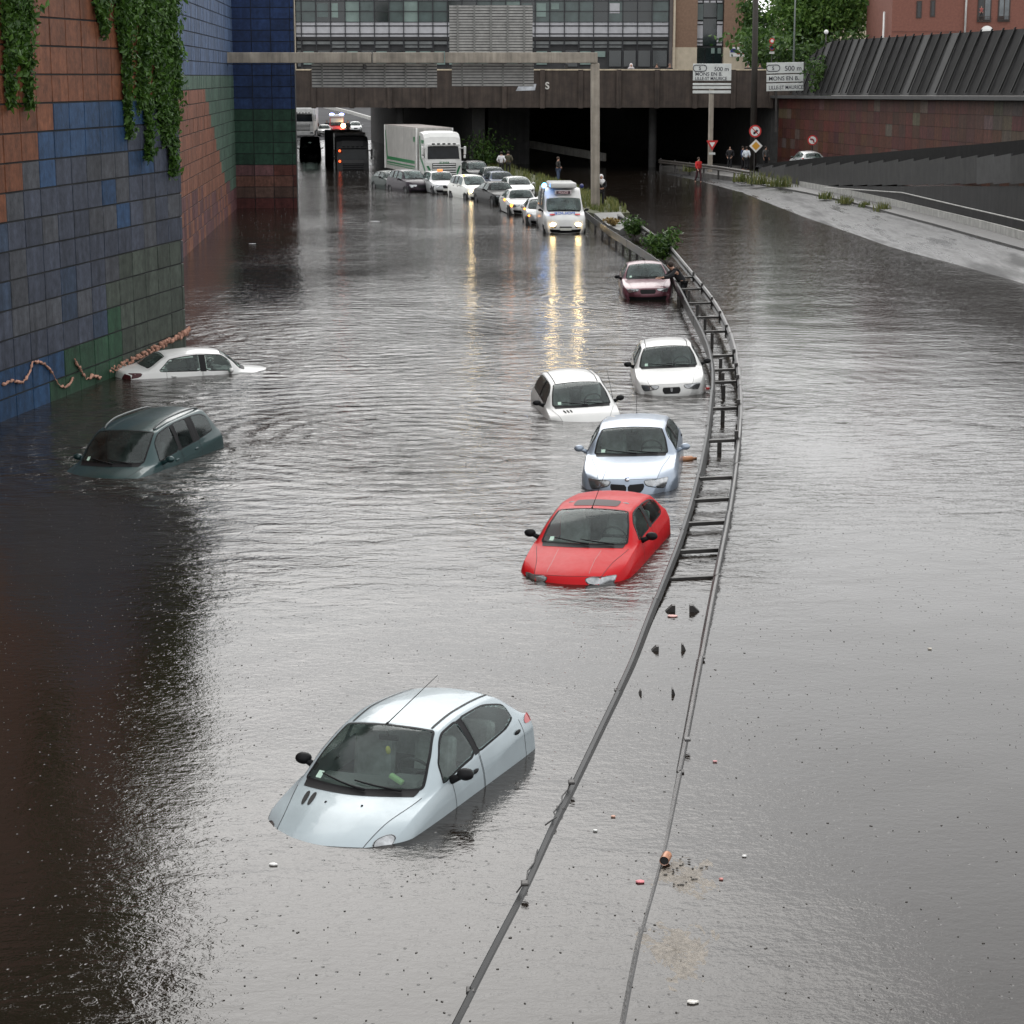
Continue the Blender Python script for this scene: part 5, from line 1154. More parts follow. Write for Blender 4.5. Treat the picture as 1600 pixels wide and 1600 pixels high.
for (y0, y1) in ((35, 39.5), (41.5, 52), (54, 57.3), (-22, -8)):
    for a, b in zip(edges_[:-1], edges_[1:]): obox(a+.7, b-.7, y0, y1, .04, .06, spand, 'spandrel')  if y0 > 0 else None
obox(463, 1044, -22, 0, .06, .08, spand, 'spandrel_band')
for a, b in zip(edges_[:-1], edges_[1:]):
    x0 = rr.random()
    obox(a+1.2, b-1.2, 64.5, 69, .12, .05, slatg, 'sunblind')
    if x0 < .7: obox(a+1.2, b-1.2, 70.5, 74.5, .12, .05, slatg, 'sunblind')
    if rr.random() < .55: obox(a+2, b-4, 80, rr.choice([89, 101]), .12, .05, ggr, 'window')
    else: obox(a+2, b-2, 79, 104, .14, .04, gdk, 'window')
g_ = MB()
for e in edges_:
    g_.box((ox(e), YO-.02, (oz(-120)+oz(108))/2), (.075, .14, oz(-120)-oz(108)))
for y in (1, 17.5, 34.4, 40.5, 53, 58, 69.8):
    g_.box(((ox(463)+ox(1044))/2, YO+.03, oz(y)), (ox(1044)-ox(463), .10, .06))
g_.build('curtain_wall_grid', dark_fr, ob, rel=ob.location)
obox(466, 1044, 58.5, 63, -.05, .3, pm('ledge_dark', (.02, .018, .018), rough=.7), 'ledge')
obox(452, 460.3, -130, 108, -.4, 6, pm('pilaster_tan', (.26, .19, .14), rough=.8, var=.2), 'pilaster'); obox(460.3, 463.2, -130, 108, -.5, .5, cream, 'downpipe')
obox(1045, 1050, -130, 108, -.3, 6, pm('reveal_grey', (.12, .105, .10), rough=.8), 'pilaster'); obox(1050.5, 1053.5, -130, 108, -.75, .3, cream, 'downpipe')
obox(1050, 1088, -130, 74, -.4, 9, brick, 'brick_wall'); obox(1129.5, 1164, -130, 74, -.4, 9, brick, 'brick_wall')
obox(1050, 1088, 74, 108, -.46, 9, cream, 'stone_base'); obox(1129.5, 1164, 74, 108, -.46, 9, cream, 'stone_base'); obox(1162.5, 1165.5, -130, 108, -.7, .4, cream, 'downpipe')
obox(1088, 1129.5, -130, 108, .5, 8, pm('stair_dark', (.02, .022, .024), rough=.5), 'stair_wall')
for a, b in ((1088.3, 1097.5), (1119.5, 1128)):
    obox(a, b, 6, 31, .2, .1, gmid, 'window')
    for y0, y1 in ((33.5, 37.5), (39.5, 60), (62, 66), (68, 71)): obox(a, b, y0, y1, .2, .1, spand, 'spandrel')
obox(1098, 1118.5, 4, 27, .25, .1, gdk, 'window'); obox(1098, 1118.5, 29, 71, .3, .1, gdk, 'window')
for k in range(4): obox(1088+10.3*k, 1096+10.3*k, 1, 4, .15, .1, spand, 'spandrel')
for k in range(3): obox(1089+13.2*k, 1100.5+13.2*k, 75, 100, .25, .1, gdk, 'glazed_door')
for a in (1111, 1121): obox(a, a+5.5, 75, 83.5, .2, .03, ggr, 'door_notice')
bn = obox(1139, 1162.5, 73.5, 88.5, -.52, .05, wht, 'banner'); obox(1140, 1148, 76, 82, -.57, .04, pm('banner_blue', (.03, .035, .16), rough=.5), 'banner_emblem', bn)
ll = MB()
for x0, x1, y0, y1 in ((1150, 1162, 83, 84.6), (1157.5, 1162, 75.5, 76.8), (1160.8, 1162, 75.5, 84), (1157.2, 1158.2, 75.5, 79)): ll.box(((ox(x0)+ox(x1))/2, YO-.56, (oz(y0)+oz(y1))/2), (ox(x1)-ox(x0), .03, oz(y0)-oz(y1)))
ll.build('banner_emblem', red_s, bn, rel=ob.location)
ac = obox(1148, 1156, 51, 58, -.9, .5, pm('unit_dark', (.05, .045, .05), rough=.6), 'wall_unit'); obox(1160.5, 1164.5, 50, 58.5, -.9, .5, pm('unit_pale', (.4, .36, .34), rough=.6), 'wall_unit')
obox(452, 1166, -150, -130, -.5, 13, pm('roof_edge', (.2, .19, .18), rough=.7), 'roof')

# brick house and other buildings on the right
YH = 168.0
def hx(px): return at(px, 20, YH).x
def hz(py): return at(1400, py, YH).z
bh = thing('brick_building', 'red brick building with white downpipe above the noise barrier', 'building', (hx(1500), YH, zg))
rbk = pm('brick_red', (.20, .082, .060), rough=.85, var=.16, scale=6, bump=.3)
def hbox(x0, x1, y0, y1, yo, d, m, nm, par=bh): return MB().box(((hx(x0)+hx(x1))/2, YH+yo+d/2, (hz(y0)+hz(y1))/2), (hx(x1)-hx(x0), d, hz(y0)-hz(y1))).build(nm, m, par, rel=bh.location)
hbox(1394, 1760, -80, 110, 0, 12, rbk, 'wall'); hbox(1390, 1764, -88, -80, -.5, 13, pm('roof_slate', (.06, .06, .065), rough=.7), 'roof')
hbox(1394, 1505, 48.5, 49.6, -.04, .05, pm('brick_band', (.16, .07, .055), rough=.85), 'string_course')
wfr = pm('frame_brown', (.035, .022, .018), rough=.5); wgl = pm('house_glass', (.10, .115, .125), rough=.12, var=.5, scale=.8, spec=.7)
for x0, x1, y0, y1 in ((1431.5, 1440, 1.5, 28.5), (1453, 1461, 0, 26.5), (1527, 1548.5, -30, 34.5), (1559, 1578, -30, 34)):
    w_ = hbox(x0, x1, y0, y1, -.05, .07, wfr, 'window')
    if x1-x0 < 12: hbox(x0+2, x1-2, y0+2, y1-2, -.07, .03, pm('glass_dark', (.015, .016, .018), rough=.15), 'pane', w_)
    else:
        hbox(x0+2, (x0+x1)/2-.8, y0+2, y1-9, -.07, .03, wgl if x0 > 1550 else pm('glass_dark', (.015, .016, .018), rough=.15), 'pane', w_); hbox((x0+x1)/2+.8, x1-2, y0+2, y1-4, -.07, .03, wgl, 'pane', w_)
        for k in range(4): hbox(x0-.5, x1+.5, y1-9+k*2.6, y1-8.2+k*2.6, -.22, .04, wfr, 'balcony_bar', w_)
MB().tube([Vector((hx(1508.5), YH-.12, hz(-80))), Vector((hx(1508.5), YH-.12, hz(60)))], .085, 8).build('downpipe', pm('pipe_white', (.62, .62, .6), rough=.5), bh, rel=bh.location, smooth=True)
MB().ball(Vector((hx(1539), YH-1.0, hz(49))), (.5, .3, .42), 12, 8).build('dome_lamp', wht, bh, rel=bh.location, smooth=True)
cb = thing('apartment_block', 'cream apartment block with dark windows glimpsed behind the trees', 'building', (at(1370, 20, 250).x, 250, zg))
def cbox(x0, x1, y0, y1, yo, d, m, nm):
    Y = 250; a, b = at(x0, y0, Y), at(x1, y1, Y); return MB().box(((a.x+b.x)/2, Y+yo+d/2, (a.z+b.z)/2), (b.x-a.x, d, a.z-b.z)).build(nm, m, cb, rel=cb.location)
cbox(1236, 1400, -120, 110, 0, 12, cream, 'wall')
for x0, x1, y0, y1 in ((1355, 1373, -60, 22), (1300, 1320, -60, 10), (1262, 1280, -60, 0)): cbox(x0, x1, y0, y1, -.05, .08, pm('glass_brown', (.04, .03, .028), rough=.3), 'window')
cbox(1234, 1402, -128, -120, -.4, 13, pm('roof_edge', (.2, .19, .18), rough=.7), 'roof')

# trees behind the barrier
def tree(label, px, py_base, Y, hpx, wpx, n, leafsz=.38):
    b = at(px, py_base, Y); s_ = 3200/(Y*.978+1.48); h_, w_ = hpx/s_, wpx/s_; root = thing('tree', label, 'tree', b, group='trees behind the barrier')
    tr = MB(); tr.tube([(0, 0, -1.5), (.1, 0, h_*.25), (.0, .1, h_*.55), (.1, 0, h_*.85)], [.28, .22, .14, .05], 8); C = []; cl = []
    for _ in range(26):
        a = rng.uniform(0, 6.28); rr_ = w_*.5*rng.uniform(.35, 1); z = h_*rng.uniform(.25, .98); k = math.sqrt(max(.05, 1-((z/h_-.55)/.5)**2)); tip = Vector((math.cos(a)*rr_*k, math.sin(a)*rr_*k, z)); cl.append(tip)
        tr.tube([(0, 0, z*.55), tip*.55+Vector((0, 0, z*.3)), tip], [.09, .05, .02], 5)
    for c in cl:
        sz = w_*rng.uniform(.08, .16)
        for _ in range(n//13): C.append(np.array(c)+rng.normal(size=3)*sz*np.array((1, 1, .75)))
    lf = MB(); leaves(lf, C, leafsz); tr.build('trunk', BARK, root, smooth=True); lf.build('crown', TREE, root)
tree('broad green tree between the office building and the lamp post', 1238, 105, 186, 165, 84, 6000)
bush('hedge', 'dark hedge at the corner of the office building behind the mast', 1181, 112, 44, 110, 2600, LEAF, .5, cat='hedge', Y=199)
tree('fullest green tree in the middle behind the noise barrier', 1296, 70, 184, 120, 130, 7000)
tree('light green tree just left of the cream block window', 1250, 75, 192, 120, 90, 4500)
bush('hedge', 'dark hedge behind the mast and the right road sign', 1232, 112, 150, 75, 3000, LEAF, .5, cat='hedge', Y=181)
tree('small light tree in front of the cream apartment block', 1383, 62, 200, 60, 36, 1800, .28)
for px, lab, y0, tall in ((1241, 'slim grey street lamp post in front of the trees', 60, True),):
    lp_ = thing('street_lamp', lab, 'street lamp', (at(px, 60, 172).x, 172, zg)); MB().tube([(0, 0, 0), (0, 0, 10)], [.09, .05], 8).build('pole', pm('pole_grey', (.14, .16, .15), rough=.5), lp_, smooth=True); MB().rbox((.4, 0, 10), (.9, .2, .12), .04).build('lamp_head', steel, lp_)
gl = at(1291, 50, 166); lp_ = thing('street_lamp', 'short lamp with a white globe peeping over the noise barrier', 'street lamp', (gl.x, 166, zg)); MB().tube([(0, 0, 0), (0, 0, gl.z-zg)], .05, 8).build('pole', steel_d, lp_, smooth=True); MB().ball((0, 0, gl.z-zg), .18, 14, 10).build('lamp_globe', wht, lp_, smooth=True)
fp = at(1381, 40, 170); lp_ = thing('flag_pole', 'plain white pole standing left of the brick building', 'pole', (fp.x, 170, zg)); MB().tube([(0, 0, 0), (0, 0, at(1381, 20, 170).z-zg)], .09, 10).build('pole', wht, lp_, smooth=True); MB().ball((0, 0, at(1381, 20, 170).z-zg), .1, 8, 6).build('pole_cap', wht, lp_, smooth=True)
# ------------------------------------------------------------------ queue of traffic at the water's edge
QG = 'vehicles queueing out of the tunnel'
def q_car(name, label, kind, col, px, py, rz, sub=.2, **kw):
    c = SPEC[kind]; p = P(px, py, 0); Lh = c['L']/2
    return make_car(name, label, 'van' if kind == 'van' else 'car', kind, col, (p.x - math.sin(rz)*Lh, p.y + math.cos(rz)*Lh, -sub), (0, 0, rz), QG, wheels=True, detail=False, nv=4, **kw)
dkgreen = paint('paint_bottle_green', (.008, .022, .017), coat=.15, spec=.15); plum = paint('paint_plum', (.018, .011, .018), metal=.2, coat=.2, spec=.15); silver = paint('paint_silver', (.42, .43, .43), metal=.35)
dkgrey = paint('paint_dark_grey', (.018, .020, .023), metal=.2, coat=.2, spec=.15); pale = paint('paint_pale_grey', (.45, .47, .50)); sage = paint('paint_grey_green', (.06, .07, .07), metal=.2, coat=.2); navy = paint('paint_steel_blue', (.045, .065, .11), metal=.2, coat=.2); blk_p = paint('paint_black', (.006, .007, .007), coat=.15, spec=.12); cream_w = paint('paint_warm_white', (.76, .76, .71))
amber = lamp_mat('indicator_lit', (1, .33, .05), 4.0)
q_car('hatchback', 'dark green hatchback furthest left, half hidden by the plum people carrier', 'hatch306', dkgreen, 630, 296, .42, .25)
q_car('people_carrier', 'dark plum people carrier in front of the white lorry trailer', 'mpv', plum, 660, 300, .42, .3, tint=(.62, .62, .68), dirt=.3, mirrors='paint')
tx, BTX = q_car('estate_car', 'silver estate taxi with a small orange roof sign in front of the lorry cab', 'estate', silver, 699, 303, .22, .18, tint=(.55, .68, .66), dirt=.2, mirrors='paint', plate=True)
p = BTX.S(6.6, 6)[0]; MB().rbox((p[0], p[1], p[2]+.06), (.34, .14, .13), .03).build('taxi_sign', lamp_mat('taxi_orange', (.9, .28, .06), .9), tx)
vb = BTX.SN([1.7], [6], .014)[0]; MB().ball(vb, (.06, .02, .06), 12, 8).build('grille_badge', pm('badge_chrome', (.7, .72, .74), rough=.15, metal=.9), tx, smooth=True)
mp_, BMP = q_car('compact_car', 'white compact car with one headlamp lit, in the middle of the queue', 'mpv', cream_w, 754, 311, .34, .28, tint=(.62, .62, .70), dirt=.3, mirrors='paint')
lp3 = BMP.SN([1.9], [3.6], .03)[0]; MB().ball(lp3, (.13, .05, .09), 10, 6).build('headlight_lit', lamp_mat('headlamp_lit', (1, .72, .34), 15.0), mp_, smooth=True)
p = BMP.S(6.2, 4.4)[0]; MB().ball((p[0], p[1], p[2]+.03), (.09, .05, .05), 8, 6).build('lamp_glow', lamp_mat('indicator_lit', (1, .33, .05), 4.0), mp_)
q_car('hatchback', 'pale grey hatchback at the back between the lorry cab and a dark car', 'hatch206', pale, 731, 283, .2, .15)
q_car('people_carrier', 'dark grey people carrier behind the white compact car', 'mpv', dkgrey, 752, 286, .2, .2, tint=(.55, .62, .62), dirt=.2)
q_car('hatchback', 'grey green hatchback wedged between the dark people carrier and the steel blue car', 'rover', sage, 777, 291, .15, .2)
q_car('hatchback', 'steel blue hatchback in front of the grass strip', 'hatch1', navy, 793, 299, .22, .25, tint=(.5, .6, .64))
q_car('hatchback', 'white hatchback behind the black saloon, nearest the grass strip', 'hatch306', white, 819, 309, .2, .2, mirrors='paint')
q_car('saloon_car', 'black saloon half hidden by the white saloon with the lit indicator', 'saloon', blk_p, 797, 320, .32, .2)
qm, BQM = q_car('saloon_car', 'white saloon with a lit orange indicator just left of the police van', 'saloon', white, 822, 336, .15, .16, tint=(.55, .64, .6), dirt=.2, mirrors='paint', plate=True)
for u, v, r_ in ((1.9, 2.9, .09), (4.9, 2.6, .07)): MB().ball(BQM.SN([u], [v], .02)[0], (r_, .05, r_), 8, 6).build('indicator_light', amber, qm, smooth=True)
qh, BQH = q_car('hatchback', 'small silver hatchback mostly hidden behind the police van', 'hatch206', silver, 849, 352, .06, .2, mirrors='paint')
for u, v in ((4.9, 2.7), (1.9, 2.9)): MB().ball(BQH.SN([u], [v], .02)[0], (.06, .04, .05), 8, 6).build('indicator_light', amber, qh, smooth=True)
SPEC['van']['hl'] = [(1.05, 3.3), (1.1, 4.35), (1.75, 4.35), (1.8, 3.3)]
vn, BVN = q_car('police_van', 'white police van with blue lights and both headlamps lit', 'van', white, 884, 365, .07, .22, tint=(.55, .66, .62), dirt=.22, plate=True, head='clear', grille=[(1.0, 4.9), (1.0, 7.1), (1.25, 7.1), (1.25, 4.9)])
for v in (3.85, 8.15): MB().ball(BVN.SN([1.45], [v], .02)[0], (.15, .06, .10), 12, 8).build('headlight_lit', lamp_mat('headlamp_lit', (1, .72, .34), 15.0), vn, smooth=True)
zr_ = SPEC['van']['H']
MB().rbox((0, -.1, zr_+.10), (1.25, 2.2, .26), .08).build('roof_box', white, vn); MB().rbox((0, -1.10, zr_-.22), (.80, .16, .20), .03).build('sign_box', pm('sign_grey', (.45, .42, .42), rough=.5), vn)
MB().box((0, -1.187, zr_-.22), (.64, .012, .14)).build('sign_face', pm('sign_maroon', (.05, .02, .03), rough=.5), vn)
text_mesh('lettering', 'POLICE', .135, pm('letter_pink', (.75, .55, .55), rough=.5), vn, (0, -1.198, zr_-.268), bold=.003)
bl_l = lamp_mat('beacon_blue', (.08, .35, 1), 18.0)
bb = MB().tube([(-.88, -1.02, zr_-.22), (-.88, -1.02, zr_+.02)], .03, 8).build('beacon_bracket', BLACK(), vn); MB().ball((-.88, -1.02, zr_+.10), (.11, .11, .12), 12, 8).build('blue_beacon', bl_l, vn, smooth=True)
MB().ball((.88, -1.02, zr_+.06), (.10, .10, .11), 12, 8).build('blue_beacon', pm('beacon_off', (.02, .03, .14), rough=.2), vn, smooth=True)
MB().ball((0, -1.05, zr_+.14), (.06, .05, .06), 10, 6).build('blue_beacon', lamp_mat('beacon_teal', (.1, .8, .9), 4.0), vn, smooth=True)
cw_ = BVN.SN([2.9, 2.95], [6, 6], .02); a_ = BVN.S(2.4, 6)[0]; b_ = BVN.S(3.5, 6)[0]; sl = math.atan2(b_[2]-a_[2], b_[1]-a_[1])
tp = BVN.SN([3.05], [6], .012)[0]; text_mesh('lettering', 'POLICE', .30, pm('letter_blue', (.04, .12, .45), rough=.4), vn, tuple(tp), rot=(sl, 0, 0), mirror=True, bold=.004)
for sg in (-1, 1):
    p = BVN.SN([3.0], [6+sg*1.75], .01)[0]; MB().box(p+np.array((0, 0, .03)), (.24, .12, .012), Matrix.Rotation(sl, 3, 'X')).build('red_stripe', red_s, vn)

# lorries
def lorry(name, label, px, py, rz, sub, pal, box=True, Lt=12.0, text=None, group=QG, lights=None):
    p = P(px, py, 0); root = thing(name, label, 'lorry', (p.x, p.y, -sub), (0, 0, rz), group)
    cabm, boxm, trim, fr = pal
    w = 2.48
    # cab: profile swept across its width, rounded roof
    prof = [(.0, .45), (-.03, 1.0), (0, 1.75), (.06, 2.1), (.24, 3.0), (.42, 3.45), (.75, 3.72), (1.3, 3.82), (2.1, 3.82), (2.1, .45)]
    m_ = MB(); ny = 7; vs = []
    for k in range(ny):
        t = -1+2*k/(ny-1); xx = w/2*t; ins = .16*abs(t)**4
        for (y, z) in prof: vs.append((xx, y+ins*(1 if y < 1.9 else 0), z-.10*abs(t)**6*(1 if z > 2.8 else 0)))
    n = len(prof); fs = [(k*n+i, k*n+(i+1) % n, (k+1)*n+(i+1) % n, (k+1)*n+i) for k in range(ny-1) for i in range(n)] + [tuple(range(n)), tuple((ny-1)*n+i for i in range(n-1, -1, -1))]
    m_.add(vs, fs).build('cab', cabm, root)
    def slope(z): return float(np.interp(z, [1.75, 2.1, 3.0, 3.45], [0, .06, .24, .42]))
    q = [(-1.08, 2.0), (1.08, 2.0), (1.02, 2.78), (-1.02, 2.78)]
    wsm = MB(); wv = []
    for k in range(9):
        t_ = -1+k/4
        for z, hw in ((2.0, 1.10), (2.4, 1.08), (2.82, 1.05)): wv.append((hw*t_, slope(z)-.02+.16*abs(hw*t_/1.24)**4, z))
    wsm.add(wv, [(3*k+j, 3*k+j+1, 3*k+j+4, 3*k+j+3) for k in range(8) for j in range(2)]).build('windscreen', pm('lorry_glass', (.008, .010, .012), rough=.15, spec=.2, var=.5, scale=1.5), root)
    MB().rbox((0, .12, 2.93), (2.2, .22, .16), .05).build('sun_visor', cabm, root)
    for k in range(5): MB().rbox((-.72+.36*k, .02, 3.0), (.2, .08, .09), .02).build('visor_lamp', BLACK(), root)
    MB().rbox((0, -.02, 1.32), (1.62, .06, .82), .02).build('grille', fr, root)
    for k in range(5): MB().rbox((0, -.06, 1.02+.155*k), (1.7-.04*k, .06, .085), .02).build('grille_slat', cabm, root)
    bpr = MB().rbox((0, .0, .62), (2.46, .22, .46), .06).build('bumper', cabm, root)
    for sg in (-1, 1):
        MB().rbox((sg*.98, -.10, .72), (.34, .06, .20), .03).build('headlight', pm('lamp_reflector', (.75, .77, .78), rough=.12, metal=.85, var=.35, scale=14), root)
        for z in (2.55,): 
            mo = MB().rbox((sg*1.46, .06, z), (.16, .16, .56), .05); mo.tube([(sg*1.2, .3, z+.15), (sg*1.42, .1, z+.15)], .035, 6); mo.rbox((sg*1.44, .06, z-.42), (.15, .15, .22), .05); mo.build('door_mirror', cabm, root)
        MB().prism([Vector((sg*1.252, .35, 2.1)), Vector((sg*1.252, 1.15, 2.05)), Vector((sg*1.252, 1.15, 2.75)), Vector((sg*1.252, .55, 2.75))], (sg*.012, 0, 0)).build('side_window', pm('lorry_glass', (.02, .025, .028), rough=.08, spec=.8, var=.5, scale=1.5), root)
        # coloured sweep down the cab side
        if trim: 
            MB().prism([Vector((sg*1.254, 1.7, 3.5)), Vector((sg*1.254, 1.95, 3.5)), Vector((sg*1.254, 1.75, 2.0)), Vector((sg*1.254, .9, 1.5)), Vector((sg*1.254, .22, 1.05)), Vector((sg*1.254, .22, 1.3)), Vector((sg*1.254, .9, 1.75)), Vector((sg*1.254, 1.5, 2.1))], (sg*.01, 0, 0)).build('trim_sweep', trim, root)
            MB().prism([Vector((sg*1.19, .12, 1.55)), Vector((sg*1.05, .02, 1.55)), Vector((sg*.78, -.045, .95)), Vector((sg*.92, -.04, .95))], (0, -.03, 0)).build('trim_sweep', trim, root)
            MB().box((sg*1.255, 1.0, 3.12), (.012, .7, .22)).build('trim_panel', trim, root)
        for y in (1.1, 4.2, 5.2): MB().tube([(sg*1.0, y, .5), (sg*1.24, y, .5)], .5, 18).build('wheel', pm('tyre', (.016, .016, .017), rough=.8), root)
    MB().box((0, 3.6, .75), (.9, 3.4, .3)).build('chassis', BLACK(), root)
    MB().box((0, 2.25, 2.3), (2.0, .25, 2.2)).build('cab_deflector', BLACK(), root)
    if text: text_mesh('lettering', text, .19, trim, root, (0, -.10, 1.70), bold=.006)
    if box:
        b = MB().rbox((0, 2.75+Lt/2, 2.42), (2.52, Lt, 3.1), .04).build('trailer_body', boxm, root)
        for sg in (-1, 1):
            for y in (2.8, 2.7+Lt): MB().rbox((sg*1.25, y, 2.42), (.09, .14, 3.12), .02).build('corner_post', pm('post_white', (.72, .72, .70), rough=.4), b)
            if trim:
                for z, h_ in ((1.65, .22), (1.35, .10), (1.2, .06)): MB().box((sg*1.263, 3.6+Lt*.42, z), (.012, Lt*.86, h_)).build('side_stripe', trim, b)
                MB().prism([Vector((sg*1.264, 2.7+Lt*.90, 1.5)), Vector((sg*1.264, 2.7+Lt*.97, 3.6)), Vector((sg*1.264, 2.7+Lt*.985, 3.6)), Vector((sg*1.264, 2.7+Lt*.93, 1.5))], (sg*.01, 0, 0)).build('side_stripe', trim, b)
                MB().box((sg*1.264, 3.6, 3.2), (.012, .5, .35)).build('side_stripe', trim, b)
        MB().rbox((0, 2.75+Lt/2, 3.985), (2.5, Lt-.1, .03), .008).build('trailer_roof', pm('trailer_roof', (.19, .165, .15), rough=.7, var=.3), b)
    if lights:
        for x, z in lights: MB().ball((x, -.16, z), (.10, .05, .10), 8, 6).build('marker_light', lamp_mat('marker_red', (1, .12, .03), 2.2), root, smooth=True)
    return root
gtrim = pm('lorry_green', (.02, .16, .06), rough=.35, var=.1)
lorry('lorry', 'white articulated lorry with green stripes standing at the tunnel mouth', 694, 288, .26, .32, (paint('paint_lorry_white', (.62, .62, .60)), pm('trailer_white', (.34, .33, .31), rough=.5, var=.12, streak=.2), gtrim, BLACK()), True, 11.0, 'SCANIA')
lorry('lorry', 'black unlit lorry in the dark of the tunnel with two orange marker lights', 552, 265, .16, 1.25, (pm('lorry_black', (.010, .010, .011), rough=.5), pm('box_black', (.012, .012, .013), rough=.6), None, BLACK()), True, 10, None, lights=[(-1.05, 1.9), (-1.05, 2.7)])
lorry('lorry', 'distant lorry with a pale roof and dark front seen through the tunnel', 474, 215.5, .05, .1, (pm('lorry_grey', (.42, .42, .41), rough=.5), pm('box_grey', (.45, .44, .42), rough=.6), None, BLACK()), True, 9)
q_car('car', 'distant white car beside the far lorry through the tunnel', 'rover', white, 507, 213.5, .1, .0, mirrors='paint')
q_car('car', 'distant silver car on the right of the fire vehicle through the tunnel', 'hatch206', silver, 556, 208, .1, .0, mirrors='paint')
fv, BFV = q_car('fire_vehicle', 'distant white and red emergency vehicle with blue flashing lights', 'van', paint('paint_fire_red', (.5, .03, .03)), 527, 212, .1, 0)
MB().rbox((0, .2, 2.3), (1.8, 2.6, .35), .1).build('roof_box', white, fv); MB().box((0, -2.0, 1.85), (1.5, .3, .5)).build('front_panel', white, fv)
for sg in (-1, 1): MB().ball((sg*.6, -.9, 2.56), (.3, .14, .12), 10, 6).build('blue_beacon', lamp_mat('beacon_violet', (.3, .35, 1), 14.0), fv, smooth=True)
MB().ball((.75, -2.6, 1.2), (.28, .1, .28), 10, 6).build('headlight_lit', lamp_mat('headlamp_far', (1, .6, .25), 26.0), fv, smooth=True)
q_car('hatchback', 'silver hatchback parked behind the black parapet under the no left turn sign', 'hatch206', silver, 1252, 256, 3.3, 0)
bpy.data.objects[[o.name for o in bpy.data.objects if o.get('label', '').startswith('silver hatchback parked')][0]].location = (19.55, 138, .86)
q_car('van', 'black van in the tunnel just left of the black lorry', 'van', blk_p, 485, 247, .1, .4)
wr = MB().sweep([at(505, 168, 300), at(545, 177, 285), at(585, 189, 262)], [(0, -.05), (0, .35), (.3, .35), (.3, -.05)]); tag(wr.build('far_barrier', concrete_pale), 'pale barrier along the far road seen through the tunnel', 'barrier')

# ------------------------------------------------------------------ people
def skin_mesh(name, J, E, rad, m, parent, root_i=0, sub=1):
    keys = list(J); me = bpy.data.meshes.new(name); me.from_pydata([J[k] for k in keys], [], []); 
    me.edges.add(len(E)); me.edges.foreach_set('vertices', [i for a, b in E for i in (keys.index(a), keys.index(b))]); me.update()
    o = bpy.data.objects.new(name, me); COL.objects.link(o); md_ = o.modifiers.new('s', 'SKIN'); md_.use_smooth_shade = True
    for i, k in enumerate(keys):
        r = rad[k]; me.skin_vertices[0].data[i].radius = (r, r) if not isinstance(r, tuple) else r
        me.skin_vertices[0].data[i].use_root = (i == root_i)
    ss_ = o.modifiers.new('u', 'SUBSURF'); ss_.levels = sub; ss_.render_levels = sub
    bpy.context.view_layer.update(); dg = bpy.context.evaluated_depsgraph_get(); nm = bpy.data.meshes.new_from_object(o.evaluated_get(dg)); nm.name = name
    bpy.data.objects.remove(o); nm.materials.clear(); nm.materials.append(m); nm.polygons.foreach_set('use_smooth', [True]*len(nm.polygons))
    r_ = bpy.data.objects.new(name, nm); COL.objects.link(r_); r_.parent = parent; return r_
SKIN = pm('skin', (.42, .24, .17), rough=.6, var=.1)
